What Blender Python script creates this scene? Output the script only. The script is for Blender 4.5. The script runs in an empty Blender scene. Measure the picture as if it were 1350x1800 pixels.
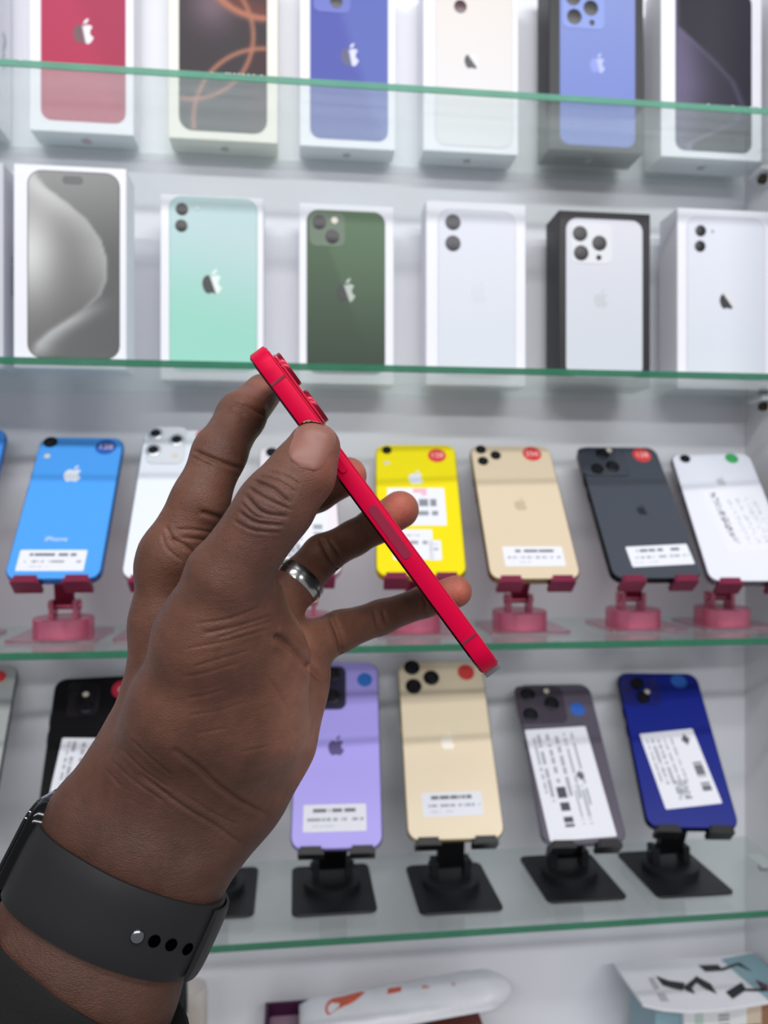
import bpy, math, random
import numpy as np
from mathutils import Vector, Matrix
from mathutils.bvhtree import BVHTree

random.seed(4)
rng = np.random.default_rng(4)
scene = bpy.context.scene
COL = scene.collection

# ------------------------------------------------------------------ camera
F = 1352.0                      # focal length in pixels of the 1350 x 1800 frame
YAW = math.radians(6.6)
CAM = Vector((0.0, 0.0, 1.40))
SA, CA = math.sin(YAW), math.cos(YAW)
cR = Vector((CA, -SA, 0)); cU = Vector((0, 0, 1)); cF = Vector((SA, CA, 0))
cam = bpy.data.cameras.new('camera')
cam.sensor_fit = 'VERTICAL'; cam.sensor_height = 36.0
cam.lens = F / 1800.0 * 36.0
cam.clip_start = 0.02; cam.clip_end = 50
cam.dof.use_dof = True; cam.dof.focus_distance = 0.285; cam.dof.aperture_fstop = 10.5
camo = bpy.data.objects.new('camera', cam); COL.objects.link(camo)
camo.location = CAM; camo.rotation_euler = (math.pi / 2, 0, -YAW)
scene.camera = camo

# ------------------------------------------------------------------ light
w = bpy.data.worlds.new('shop_ambient'); scene.world = w; w.use_nodes = True
bg = w.node_tree.nodes['Background']
bg.inputs[0].default_value = (0.93, 0.95, 1.0, 1); bg.inputs[1].default_value = 0.29

def area(name, loc, target, sx, sy, power, color=(1, 1, 1)):
    l = bpy.data.lights.new(name, 'AREA'); l.shape = 'RECTANGLE'
    l.size = sx; l.size_y = sy; l.energy = power; l.color = color
    o = bpy.data.objects.new(name, l); COL.objects.link(o)
    o.location = loc
    d = (Vector(target) - Vector(loc)).normalized()
    o.rotation_euler = d.to_track_quat('-Z', 'Y').to_euler()
    return o
# the ceiling tube that throws the shelf shadows on the back panel
area('ceiling_tube_lamp', (0.05, -0.28, CAM.z + 0.95), (0.05, 0.66, CAM.z), 1.7, 0.07, 10.8, (1.0, 0.99, 0.99))
# unseen fill tube, added behind to brighten the lower shelves
area('fill_tube_rear', (0.15, -1.55, CAM.z + 1.10), (0.05, 0.66, CAM.z), 2.6, 0.10, 27.0, (1.0, 0.99, 1.0))

scene.view_settings.view_transform = 'Standard'
scene.view_settings.look = 'None'
scene.view_settings.exposure = 0.0
scene.view_settings.gamma = 1.0
scene.view_settings.use_curve_mapping = False

# ------------------------------------------------------------------ pixel helpers
def ray(px, py):
    u = (px - 675.0) / F; v = (900.0 - py) / F
    return cF + cR * u + cU * v
def at_Y(px, py, Y):
    d = ray(px, py); return CAM + d * (Y / d.y)
def at_Z(px, py, z):                     # z relative to the camera height
    d = ray(px, py); return CAM + d * (z / d.z)
def at_depth(px, py, dep):
    return CAM + ray(px, py) * dep
def hit(M, px, py, z=0.0):               # local x, y where the pixel's ray meets the local plane z
    Mi = M.inverted()
    o = Mi @ CAM; d = Mi.to_3x3() @ ray(px, py)
    t = (z - o.z) / d.z
    p = o + d * t
    return p.x, p.y

# ------------------------------------------------------------------ materials
def s2l(c):
    c = np.asarray(c, dtype=float) / 255.0
    return np.where(c <= 0.04045, c / 12.92, ((c + 0.055) / 1.055) ** 2.4)
MATS = {}
def mat(name, rgb, rough=0.5, metal=0.0, coat=0.0, spec=0.5, trans=0.0, ior=1.45, var=0.04, alpha=1.0, bump=0.0, bscale=400.0):
    if name in MATS: return MATS[name]
    m = bpy.data.materials.new(name); m.use_nodes = True
    nt = m.node_tree; b = nt.nodes['Principled BSDF']
    c = list(s2l(rgb)) + [1.0]
    b.inputs['Base Color'].default_value = c
    b.inputs['Roughness'].default_value = rough
    b.inputs['Metallic'].default_value = metal
    b.inputs['Coat Weight'].default_value = coat
    b.inputs['Coat Roughness'].default_value = 0.05
    b.inputs['Specular IOR Level'].default_value = spec
    b.inputs['Transmission Weight'].default_value = trans
    b.inputs['IOR'].default_value = ior
    b.inputs['Alpha'].default_value = alpha
    if var > 0 or bump > 0:
        tc = nt.nodes.new('ShaderNodeTexCoord'); n = nt.nodes.new('ShaderNodeTexNoise')
        n.inputs['Scale'].default_value = 35.0 if bump == 0 else bscale; n.inputs['Detail'].default_value = 4
        nt.links.new(tc.outputs['Object'], n.inputs['Vector'])
    if var > 0:
        mr = nt.nodes.new('ShaderNodeMapRange')
        mr.inputs['To Min'].default_value = 1 - var; mr.inputs['To Max'].default_value = 1 + var
        nt.links.new(n.outputs['Fac'], mr.inputs['Value'])
        mx = nt.nodes.new('ShaderNodeMix'); mx.data_type = 'RGBA'; mx.blend_type = 'MULTIPLY'
        mx.inputs[0].default_value = 1.0; mx.inputs[6].default_value = c
        nt.links.new(mr.outputs[0], mx.inputs[7]); nt.links.new(mx.outputs[2], b.inputs['Base Color'])
    if bump > 0:
        bp = nt.nodes.new('ShaderNodeBump'); bp.inputs['Strength'].default_value = bump; bp.inputs['Distance'].default_value = 0.0005
        nt.links.new(n.outputs['Fac'], bp.inputs['Height']); nt.links.new(bp.outputs[0], b.inputs['Normal'])
    MATS[name] = m; return m

def print_mat(name, rough=0.4, coat=0.0):
    if name in MATS: return MATS[name]
    m = bpy.data.materials.new(name); m.use_nodes = True
    nt = m.node_tree; b = nt.nodes['Principled BSDF']
    a = nt.nodes.new('ShaderNodeAttribute'); a.attribute_name = 'Col'
    nt.links.new(a.outputs['Color'], b.inputs['Base Color'])
    b.inputs['Roughness'].default_value = rough; b.inputs['Coat Weight'].default_value = coat; b.inputs['Specular IOR Level'].default_value = 0.25
    MATS[name] = m; return m
PRINT = print_mat('printed_card', 0.45)
PAPER = print_mat('printed_sticker', 0.55)

def split_logo(name, dark, light, slope=0.55):
    if name in MATS: return MATS[name]
    m = bpy.data.materials.new(name); m.use_nodes = True
    nt = m.node_tree; b = nt.nodes['Principled BSDF']
    tc = nt.nodes.new('ShaderNodeTexCoord'); sp = nt.nodes.new('ShaderNodeSeparateXYZ')
    nt.links.new(tc.outputs['Object'], sp.inputs[0])
    mu = nt.nodes.new('ShaderNodeMath'); mu.operation = 'MULTIPLY_ADD'; mu.inputs[1].default_value = slope
    nt.links.new(sp.outputs['Y'], mu.inputs[0]); nt.links.new(sp.outputs['X'], mu.inputs[2])
    mr = nt.nodes.new('ShaderNodeMapRange'); mr.inputs['From Min'].default_value = -0.0006; mr.inputs['From Max'].default_value = 0.0008
    nt.links.new(mu.outputs[0], mr.inputs['Value'])
    mx = nt.nodes.new('ShaderNodeMix'); mx.data_type = 'RGBA'
    mx.inputs[6].default_value = list(s2l(dark)) + [1]; mx.inputs[7].default_value = list(s2l(light)) + [1]
    nt.links.new(mr.outputs[0], mx.inputs[0]); nt.links.new(mx.outputs[2], b.inputs['Base Color'])
    b.inputs['Roughness'].default_value = 0.4
    MATS[name] = m; return m

def glass_mat(name, haze):
    m = bpy.data.materials.new(name); m.use_nodes = True
    nt = m.node_tree; nt.nodes.clear()
    out = nt.nodes.new('ShaderNodeOutputMaterial')
    tr = nt.nodes.new('ShaderNodeBsdfTransparent'); tr.inputs[0].default_value = (0.972, 0.995, 0.984, 1)
    gl = nt.nodes.new('ShaderNodeBsdfGlossy'); gl.inputs['Roughness'].default_value = 0.03; gl.inputs[0].default_value = (0.95, 1.0, 0.97, 1)
    df = nt.nodes.new('ShaderNodeBsdfDiffuse'); df.inputs[0].default_value = (0.82, 0.87, 0.85, 1)
    tl = nt.nodes.new('ShaderNodeBsdfTranslucent'); tl.inputs[0].default_value = (0.82, 0.87, 0.85, 1)
    fr = nt.nodes.new('ShaderNodeFresnel'); geo = nt.nodes.new('ShaderNodeNewGeometry')
    # the node inverts the index on back faces: give it the inverse there so both sides reflect alike
    inv = nt.nodes.new('ShaderNodeMix'); inv.data_type = 'FLOAT'
    inv.inputs[2].default_value = 1.72; inv.inputs[3].default_value = 1.0 / 1.72
    nt.links.new(geo.outputs['Backfacing'], inv.inputs[0]); nt.links.new(inv.outputs[0], fr.inputs[0])
    m0 = nt.nodes.new('ShaderNodeMixShader'); m1 = nt.nodes.new('ShaderNodeMixShader'); m2 = nt.nodes.new('ShaderNodeMixShader')
    m0.inputs[0].default_value = 0.5; nt.links.new(df.outputs[0], m0.inputs[1]); nt.links.new(tl.outputs[0], m0.inputs[2])
    m1.inputs[0].default_value = haze                       # pale haze mixed in to stand for the milky reflection
    nt.links.new(tr.outputs[0], m1.inputs[1]); nt.links.new(m0.outputs[0], m1.inputs[2])
    nt.links.new(fr.outputs[0], m2.inputs[0]); nt.links.new(m1.outputs[0], m2.inputs[1]); nt.links.new(gl.outputs[0], m2.inputs[2])
    nt.links.new(m2.outputs[0], out.inputs[0])
    return m
GLASS_TOP = glass_mat('hazy_glass_top', 0.17)
GLASS = glass_mat('clear_glass_underside', 0.0)
GLASS_EDGE = mat('green_glass_edge', (44, 124, 92), 0.12, var=0.25, coat=0.5, alpha=0.75)
GLASS_EDGE_LIT = mat('lit_green_glass_edge', (104, 172, 146), 0.12, var=0.2, coat=0.5, alpha=0.75)  # topmost edge coloured paler for the light passing through it
CHIP_GLINT = mat('chip_glint_white', (240, 250, 246), 0.1, var=0)  # white beads paint the glints of chips in the shelf edge

# ------------------------------------------------------------------ mesh helpers
def mk(name, verts, faces, material, parent=None, smooth=None, loc=None, M=None):
    me = bpy.data.meshes.new(name)
    me.from_pydata([tuple(v) for v in verts], [], faces)
    for mm in (material if isinstance(material, (list, tuple)) else [material]): me.materials.append(mm)
    if smooth is not None:
        me.polygons.foreach_set('use_smooth', [True] * len(me.polygons))
        me.set_sharp_from_angle(angle=math.radians(smooth))
    me.update()
    o = bpy.data.objects.new(name, me); COL.objects.link(o)
    if parent is not None: o.parent = parent
    if M is not None: o.matrix_local = M
    if loc is not None: o.location = loc
    return o
def empty(name, M=None, loc=None):
    o = bpy.data.objects.new(name, None); COL.objects.link(o); o.empty_display_size = 0.02
    if M is not None: o.matrix_world = M
    if loc is not None: o.location = loc
    return o
def tag(o, label, cat, group=None, kind=None):
    o['label'] = label; o['category'] = cat
    if group: o['group'] = group
    if kind: o['kind'] = kind
    return o

def rr(w_, h_, r, seg=6):
    r = max(min(r, w_ / 2 - 1e-6, h_ / 2 - 1e-6), 1e-6); pts = []
    for (sx, sy, a0) in ((1, 1, 0), (-1, 1, 90), (-1, -1, 180), (1, -1, 270)):
        for k in range(seg + 1):
            a = math.radians(a0 + 90.0 * k / seg)
            pts.append((sx * (w_ / 2 - r) + r * math.cos(a), sy * (h_ / 2 - r) + r * math.sin(a)))
    return pts
def slab(w_, h_, t, r=0.002, bev=0.0, seg=6, z0=0.0, cx=0.0, cy=0.0, bseg=1):
    rings = []
    if bev > 0:
        for k in range(bseg + 1):
            a = math.pi / 2 * k / bseg
            rings.append((bev * (1 - math.sin(a)), z0 + bev * (1 - math.cos(a))))
        for k in range(bseg, -1, -1):
            a = math.pi / 2 * k / bseg
            rings.append((bev * (1 - math.sin(a)), z0 + t - bev * (1 - math.cos(a))))
    else: rings = [(0, z0), (0, z0 + t)]
    V = []; Fc = []
    for (ins, z) in rings:
        V += [(x + cx, y + cy, z) for (x, y) in rr(w_ - 2 * ins, h_ - 2 * ins, max(r - ins, 1e-5), seg)]
    n = 4 * (seg + 1)
    for k in range(len(rings) - 1):
        for i in range(n):
            j = (i + 1) % n
            Fc.append((k * n + i, k * n + j, (k + 1) * n + j, (k + 1) * n + i))
    Fc.append(tuple(range(n - 1, -1, -1))); Fc.append(tuple(range((len(rings) - 1) * n, len(rings) * n)))
    return V, Fc
def lathe(prof, seg=28, c=(0, 0, 0)):
    V = []; Fc = []
    for (r, z) in prof:
        for i in range(seg):
            a = 2 * math.pi * i / seg
            V.append((c[0] + r * math.cos(a), c[1] + r * math.sin(a), c[2] + z))
    for k in range(len(prof) - 1):
        for i in range(seg):
            j = (i + 1) % seg
            Fc.append((k * seg + i, k * seg + j, (k + 1) * seg + j, (k + 1) * seg + i))
    Fc.append(tuple(range(seg - 1, -1, -1))); Fc.append(tuple(range((len(prof) - 1) * seg, len(prof) * seg)))
    return V, Fc
def xf(M, VF):
    return [M @ Vector(v) for v in VF[0]], VF[1]
def join(*vfs):
    V = []; Fc = []
    for (v, f) in vfs:
        n = len(V); V += list(v); Fc += [tuple(i + n for i in q) for q in f]
    return V, Fc
def bar(p0, p1, wdt, thk, side, r=0.001):
    """rounded bar from p0 to p1; wdt measured along side"""
    p0 = Vector(p0); p1 = Vector(p1); y = (p1 - p0); L = y.length; y.normalize()
    x = Vector(side); x = (x - y * x.dot(y)).normalized(); z = x.cross(y)
    M = Matrix((x, y, z)).transposed().to_4x4(); M.translation = (p0 + p1) / 2
    return xf(M, slab(wdt, L, thk, r, min(0.0005, thk * .3), 4, -thk / 2))
def catmull(P, n=8, closed=False):
    P = [Vector(p) for p in P]; out = []
    m = len(P)
    for i in range(m if closed else m - 1):
        p0, p1, p2, p3 = (P[(i - 1) % m], P[i], P[(i + 1) % m], P[(i + 2) % m]) if closed else (P[max(i - 1, 0)], P[i], P[i + 1], P[min(i + 2, m - 1)])
        for k in range(n):
            t = k / n
            out.append(0.5 * ((2 * p1) + (p2 - p0) * t + (2 * p0 - 5 * p1 + 4 * p2 - p3) * t * t + (3 * p1 - p0 - 3 * p2 + p3) * t ** 3))
    if not closed: out.append(P[-1])
    return out

def prism(outline, t, z0=0.0):
    n = len(outline)
    V = [(p[0], p[1], z0) for p in outline] + [(p[0], p[1], z0 + t) for p in outline]
    Fc = [(i, (i + 1) % n, n + (i + 1) % n, n + i) for i in range(n)]
    Fc.append(tuple(range(n - 1, -1, -1))); Fc.append(tuple(range(n, 2 * n)))
    return V, Fc
_body = [(0.0, .27), (.12, .32), (.25, .33), (.38, .25), (.30, .12), (.28, -.02), (.33, -.14), (.43, -.21), (.37, -.35), (.27, -.48), (.17, -.51), (.08, -.48),
         (0, -.46), (-.08, -.48), (-.18, -.51), (-.29, -.45), (-.38, -.3), (-.44, -.1), (-.42, .1), (-.33, .26), (-.2, .33), (-.1, .31)]
_leaf = [(0.0, .36), (.02, .47), (.1, .57), (.21, .62), (.2, .52), (.13, .41)]
def logo_geo(size, t=0.00008):
    b = [(p.x * size, p.y * size) for p in catmull([(x, y, 0) for x, y in _body], 3, True)][::-1]
    l = [(p.x * size, p.y * size) for p in catmull([(x, y, 0) for x, y in _leaf], 3, True)][::-1]
    return join(prism(b, t), prism(l, t))
def text_geo(body, size):
    cu = bpy.data.curves.new('txt', 'FONT'); cu.body = body; cu.size = size; cu.align_x = 'CENTER'; cu.align_y = 'CENTER'
    ob = bpy.data.objects.new('txt', cu); COL.objects.link(ob)
    bpy.context.view_layer.update()
    me = bpy.data.meshes.new_from_object(ob.evaluated_get(bpy.context.evaluated_depsgraph_get()))
    V = [v.co.copy() for v in me.vertices]; Fc = [tuple(p.vertices) for p in me.polygons]
    bpy.data.objects.remove(ob); bpy.data.curves.remove(cu); bpy.data.meshes.remove(me)
    return V, Fc

def art(name, w_, h_, r, fn, parent, loc, nx=24, ny=48, material=None, t=0.0003, rbot=None):
    """a printed rounded card of real thickness whose colours come from fn(u, v) in sRGB 0..255"""
    rb = r if rbot is None else rbot
    ys = []
    for k in range(7): ys.append(-h_ / 2 + rb * (1 - math.cos(math.pi / 2 * k / 6)))
    for k in range(7): ys.append(h_ / 2 - r * (1 - math.cos(math.pi / 2 * k / 6)))
    ys += list(np.linspace(-h_ / 2 + rb, h_ / 2 - r, ny)[1:-1]); ys = sorted(ys)
    V = []; us = []; vs = []
    for y in ys:
        d = 0.0
        if y < -h_ / 2 + rb: d = rb - math.sqrt(max(rb * rb - (-h_ / 2 + rb - y) ** 2, 0))
        if y > h_ / 2 - r: d = r - math.sqrt(max(r * r - (y - h_ / 2 + r) ** 2, 0))
        hw = w_ / 2 - d
        for i in range(nx + 1):
            x = -hw + 2 * hw * i / nx
            V.append((x, y, t)); us.append(x / w_ + .5); vs.append(y / h_ + .5)
    n = nx + 1; m = len(ys)
    Fc = [(j * n + i, j * n + i + 1, (j + 1) * n + i + 1, (j + 1) * n + i) for j in range(m - 1) for i in range(nx)]
    border = [i for i in range(n)] + [j * n + nx for j in range(1, m)] + [(m - 1) * n + i for i in range(nx - 1, -1, -1)] + [j * n for j in range(m - 2, 0, -1)]
    b0 = len(V)
    for i in border: V.append((V[i][0], V[i][1], 0.0)); us.append(us[i]); vs.append(vs[i])
    k = len(border)
    Fc += [(border[i], b0 + i, b0 + (i + 1) % k, border[(i + 1) % k]) for i in range(k)]
    o = mk(name, V, Fc, material or PRINT, parent, loc=loc)
    c = np.zeros((len(V), 4), np.float32); c[:, 3] = 1
    c[:, :3] = s2l(np.clip(fn(np.array(us), np.array(vs)), 0, 255))
    a = o.data.color_attributes.new('Col', 'FLOAT_COLOR', 'POINT'); a.data.foreach_set('color', c.ravel())
    return o

def flat(*c):
    return lambda u, v: np.tile(np.array(c, float), (len(u), 1))
def mixc(a, b, t):
    t = np.clip(t, 0, 1)[:, None]
    return np.array(a, float) * (1 - t) + np.array(b, float) * t
def sstep(a, b, x):
    t = np.clip((x - a) / (b - a), 0, 1); return t * t * (3 - 2 * t)

# ------------------------------------------------------------------ the cabinet
YF, YB = 0.600, 0.740            # shelf front edge and back panel, metres from the camera
SH = [0.3335, 0.1125, -0.1075, -0.3345, -0.5600]   # shelf heights relative to the camera
GT = 0.0055
XL, XR = -0.50, 0.4575
Z0 = CAM.z
WHITE = mat('white_melamine', (233, 234, 240), 0.5, spec=0.3, var=0.015)
WHITE_SIDE = mat('white_melamine_side', (226, 226, 230), 0.3, var=0.015)
def box_vf(x0, x1, y0, y1, z0, z1):
    V = [(x, y, z) for z in (z0, z1) for y in (y0, y1) for x in (x0, x1)]
    return V, [(0, 2, 3, 1), (4, 5, 7, 6), (0, 1, 5, 4), (2, 6, 7, 3), (0, 4, 6, 2), (1, 3, 7, 5)]
def structure(name, vf, m, label, cat):
    o = mk(name, vf[0], vf[1], m); tag(o, label, cat, kind='structure'); return o
structure('wall_back', box_vf(XL - .02, XR + .02, YB, YB + .02, Z0 - .75, Z0 + .75), WHITE, 'glossy white back panel of the display cabinet behind all shelves', 'wall')
structure('wall_right', box_vf(XR, XR + .02, YF - .03, YB, Z0 - .75, Z0 + .75), WHITE_SIDE, 'white side panel closing the display cabinet at the right', 'wall')
structure('wall_left', box_vf(XL - .02, XL, YF - .03, YB, Z0 - .75, Z0 + .75), WHITE_SIDE, 'white side panel closing the display cabinet at the left', 'wall')
structure('floor', box_vf(XL, XR, YF - .06, YB, Z0 - .75, Z0 + SH[4]), WHITE_SIDE, 'white bottom board of the display cabinet under the glass shelves', 'floor')

shelf_labels = ['topmost glass shelf carrying boxes seen from below', 'second glass shelf from the top with boxes on it and reflections beneath',
                'third glass shelf from the top with phones on pink stands', 'lowest glass shelf with phones on black stands']
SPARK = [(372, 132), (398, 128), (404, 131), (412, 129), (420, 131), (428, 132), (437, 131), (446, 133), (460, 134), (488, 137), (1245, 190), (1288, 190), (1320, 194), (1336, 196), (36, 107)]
for i in range(4):
    z = Z0 + SH[i]
    V, Fc = box_vf(XL, XR, YF, YB - .001, z - GT / 2, z + GT / 2)
    o = mk('glass_shelf', V, [Fc[0], Fc[1], Fc[3]], [GLASS, GLASS_TOP])
    o.data.polygons[1].material_index = 1
    tag(o, shelf_labels[i], 'shelf', 'glass shelves of the cabinet')
    V, Fc = slab(XR - XL, GT, 0.0012, 0.0008, 0.0004, 3)
    mk('polished_edge', V, Fc, GLASS_EDGE if i else GLASS_EDGE_LIT, o, smooth=40,
       M=Matrix.Translation(((XL + XR) / 2, YF, z)) @ Matrix.Rotation(math.pi / 2, 4, 'X'))
    if i == 0:
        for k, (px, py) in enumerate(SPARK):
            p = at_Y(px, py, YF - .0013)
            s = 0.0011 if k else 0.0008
            mk('edge_chip_glint', *lathe([(s * .4, -s * .6), (s, -s * .2), (s * .8, s * .4), (s * .2, s * .7)], 6, (p.x, p.y, z + GT * .35)), CHIP_GLINT, o, smooth=20)

# shelf supports on the side panel
PIN = mat('dark_brass', (70, 62, 44), 0.4, 0.7)
for k, (i, yy) in enumerate(((0, .701), (1, .700), (2, .70), (3, .70))):
    M = Matrix.Translation((XR, yy, Z0 + SH[i] - GT / 2 - .0075)) @ Matrix.Rotation(-math.pi / 2, 4, 'Y')
    t = empty('shelf_support', M)
    tag(t, ['small metal shelf support under the topmost glass shelf', 'small metal shelf support under the second glass shelf', 'small metal shelf support under the third glass shelf', 'small metal shelf support under the lowest glass shelf'][k], 'bracket', 'shelf supports')
    mk('plate', *slab(.012, .020, .003, .002, .0006, 3), WHITE_SIDE, t)
    mk('pin', *lathe([(.004, .003), (.0042, .008), (.003, .0095)], 14), PIN, t, smooth=40)
    mk('lip', *slab(.0025, .026, .014, .001, .0005, 3, 0, .006), WHITE_SIDE, t)

# ------------------------------------------------------------------ boxes
CARD = {'white': mat('white_card', (236, 237, 245), 0.5, var=0.01), 'cream': mat('cream_card', (238, 235, 224), 0.5, var=0.01),
        'black': mat('black_card', (24, 24, 30), 0.45, var=0.02), 'grey': mat('grey_card', (200, 202, 210), 0.5, var=0.01)}
LENS = mat('black_lens', (14, 15, 22), 0.3, var=0)
LENS_SOFT = mat('printed_lens', (38, 38, 50), 0.3, var=0.1)
GREY_LOGO = mat('grey_emblem', (150, 146, 150), 0.4, var=0)
def upright(p):
    M = Matrix(((1, 0, 0, 0), (0, 0, -1, 0), (0, 1, 0, 0), (0, 0, 0, 1))); M.translation = p; return M

def disc(name, x, y, r, t, m, parent, z=0.0):
    return mk(name, *lathe([(r, 0), (r, t * .7), (r * .9, t)], 20), m, parent, smooth=40, loc=(x, y, z))

def make_box(label, row, x0, x1, top, Y, depth, card, artpx, fn, r=0.010, lens=(), bump=None, logo=None, botlogo=None, height=None, extra=None, group=None, text=None, island=None, border=None):
    zt = Z0 + SH[row] + GT / 2 + 0.0002
    xm = (x0 + x1) / 2
    a = at_Y(x0, 500, Y).x; b = at_Y(x1, 500, Y).x
    W = b - a
    H = (at_Y(xm, top, Y).z - zt) if height is None else height
    M = upright(Vector(((a + b) / 2, Y, zt)))       # origin: bottom centre of the front face, local z towards the viewer
    root = empty('phone_box', M); tag(root, label, 'box', group)
    mk('carton', *slab(W, H, depth, 0.0008, 0.0005, 2, -depth, 0, H / 2), CARD[card], root)
    mk('lid_seam', *slab(W + .0002, .0006, depth - .004, 0.0002, 0, 1, -depth + .002, 0, .006), CARD['grey' if card != 'black' else 'black'], root)
    if artpx:
        ax0, ax1, ay0, ay1 = artpx
        lx0, _ = hit(M, ax0, 500); lx1, _ = hit(M, ax1, 500)
        ly1 = hit(M, xm, ay0)[1] if ay0 is not None else H - .009
        ly0 = hit(M, xm, ay1)[1] if ay1 is not None else .009
        cx, cy = (lx0 + lx1) / 2, (ly0 + ly1) / 2
        aw, ah = lx1 - lx0, ly1 - ly0
        def f2(u, v):                      # hand the picture function pixel-like coordinates of the printed front
            X = ax0 + u * (ax1 - ax0)
            # y: linear in height
            yb = (Z0 - (zt + ly0)) / Y * F + 900.0; yt = (Z0 - (zt + ly1)) / Y * F + 900.0
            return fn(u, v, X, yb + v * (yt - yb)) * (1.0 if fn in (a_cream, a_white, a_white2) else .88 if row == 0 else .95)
        if border is not None:
            art('printed_outline', aw + .0016, ah + .0016, r + .0008, flat(*border), root, (cx, cy, -.0001), 4, 6)
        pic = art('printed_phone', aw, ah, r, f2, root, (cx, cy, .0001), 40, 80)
        def loc(px, py): q = hit(M, px, py); return q[0] - cx, q[1] - cy
        if bump:
            (bx0, by0, bx1, by1, rgb) = bump
            p0 = loc(bx0, by1); p1 = loc(bx1, by0)
            bw, bh = p1[0] - p0[0], p1[1] - p0[1]
            mk('camera_square', *slab(bw, bh, .0003, .006, 0, 5), mat('bump_%d_%d_%d' % rgb, rgb, .4), pic, loc=((p0[0] + p1[0]) / 2, (p0[1] + p1[1]) / 2, .0003))
        for (px, py, rp, *mm) in lens:
            x, y = loc(px, py); rad = rp * Y / F
            disc('printed_lens', x, y, rad, .0003, mm[0] if mm else LENS_SOFT, pic, .0006)
        if island:
            p0 = loc(island[0], island[3]); p1 = loc(island[2], island[1])
            mk('camera_cutout', *slab(p1[0] - p0[0], p1[1] - p0[1], .0002, .003, 0, 5), mat('cutout_grey', (96, 96, 98), .4), pic, loc=((p0[0] + p1[0]) / 2, (p0[1] + p1[1]) / 2, .0003))
        if logo:
            px, py, sz, lm = logo
            x, y = loc(px, py)
            mk('emblem', *logo_geo(sz * Y / F), lm, pic, loc=(x, y, .00032))
    if botlogo:
        lm, sz = botlogo
        Mb = Matrix.Translation((0, -.0001, -depth * .55)) @ Matrix.Rotation(math.pi / 2, 4, 'X')
        mk('bottom_emblem', *logo_geo(sz), lm, root, M=Mb)
    if text:
        body, size, yy, side = text
        Mb = Matrix.Translation((side * (W / 2 + .00015), yy, -depth / 2)) @ Matrix.Rotation(side * math.pi / 2, 4, 'Y') @ Matrix.Rotation(-math.pi / 2 * side, 4, 'Z')
        mk('side_lettering', *text_geo(body, size), mat('lettering_grey', (128, 134, 146), .5), root, M=Mb)
    return root

def a_plain(c0, c1):
    return lambda u, v, X, Y: mixc(c0, c1, v)
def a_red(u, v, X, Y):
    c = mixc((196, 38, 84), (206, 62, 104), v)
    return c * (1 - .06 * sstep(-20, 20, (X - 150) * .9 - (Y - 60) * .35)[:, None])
def a_swirl16(u, v, X, Y):
    c = mixc((44, 36, 42), (62, 52, 60), v)
    g = np.exp(-(((X - 372) / 42) ** 2 + ((Y - 25) / 45) ** 2)); c += g[:, None] * np.array((66, 54, 58))
    c = mixc2(c, (70, 32, 36), sstep(425, 440, X) * sstep(70, 100, Y) * .6)
    d = np.hypot(X - 462, Y + 72)
    c = mixc2(c, (205, 128, 100), np.exp(-((d - 114) / 7) ** 2)); c = mixc2(c, (120, 60, 52), (d < 108) * sstep(60, 108, d) * .9)
    for (x0, y0, r) in ((470, 225, 130), (330, 75, 115)):
        d = np.hypot(X - x0, Y - y0); c = mixc2(c, (196, 128, 100), np.exp(-((d - r) / 4.0) ** 2) * .95)
    return c
def mixc2(c, b, t):
    t = np.clip(t, 0, 1)[:, None]; return c * (1 - t) + np.array(b, float) * t
def a_blue(u, v, X, Y):
    c = mixc((84, 96, 186), (92, 100, 196), v)
    return mixc2(c, (106, 124, 206), sstep(-14, 14, (X - 608) - (Y - 50) * .32) * .75)
def a_sierra(u, v, X, Y): return mixc((126, 146, 226), (150, 166, 232), v)
def a_cream(u, v, X, Y):
    c = mixc((226, 226, 232), (226, 220, 214), v); return c
def a_violet(u, v, X, Y):
    yy = (Y - 0) / 215.0
    cx_ = np.interp(yy, [-1, 0, .25, .45, .65, .8, .9, 1, 1.3], [0, .02, .45, .75, .88, .8, .5, .2, .1])
    ins = sstep(-.012, .012, cx_ - u)
    out = mixc((34, 32, 46), (46, 44, 58), u)
    inn = mixc((112, 102, 136), (52, 48, 66), sstep(0, .55, np.abs(u - .06) + .25 * np.abs(yy - .5)))
    c = out * (1 - ins[:, None]) + inn * ins[:, None]
    c = mixc2(c, (150, 140, 178), np.exp(-((cx_ - u) / .035) ** 2) * (.35 + .5 * sstep(.7, 1, yy)))
    return c
def a_silver(u, v, X, Y):
    yy = (Y - 303) / 337.0
    cx_ = np.interp(yy, [0, .05, .10, .15, .22, .3, .4, .5, .6, .68, .75, .81, .87, .93, 1, 1.1], [.03, .05, .10, .20, .42, .64, .80, .87, .87, .80, .64, .44, .24, .10, .05, .04])
    ins = sstep(-.012, .012, cx_ - u)
    out = mixc((158, 159, 158), (98, 99, 99), sstep(0, .55, yy) * .8 + .2 * u)
    out = mixc2(out, (196, 198, 198), np.exp(-((u - cx_ - .02) / .16) ** 2) * sstep(.66, .84, yy) * .85)
    out = mixc2(out, (104, 105, 105), sstep(.93, 1.02, yy) * .7)
    left = np.exp(-(u / .34) ** 2) * np.exp(-((yy - .47) / .26) ** 2)
    edge = np.exp(-((cx_ - u) / .30) ** 2) * sstep(.78, .45, yy)
    inn = mixc((112, 112, 111), (222, 223, 221), np.clip(left + .52 * edge + .25 * sstep(.4, .1, yy), 0, 1))
    inn = mixc2(inn, (182, 183, 182), np.exp(-((cx_ - u) / .05) ** 2) * .55)
    return out * (1 - ins[:, None]) + inn * ins[:, None]
def a_mint(u, v, X, Y): return mixc((160, 222, 204), (196, 222, 224), sstep(.25, .95, v + .15 * u))
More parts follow.
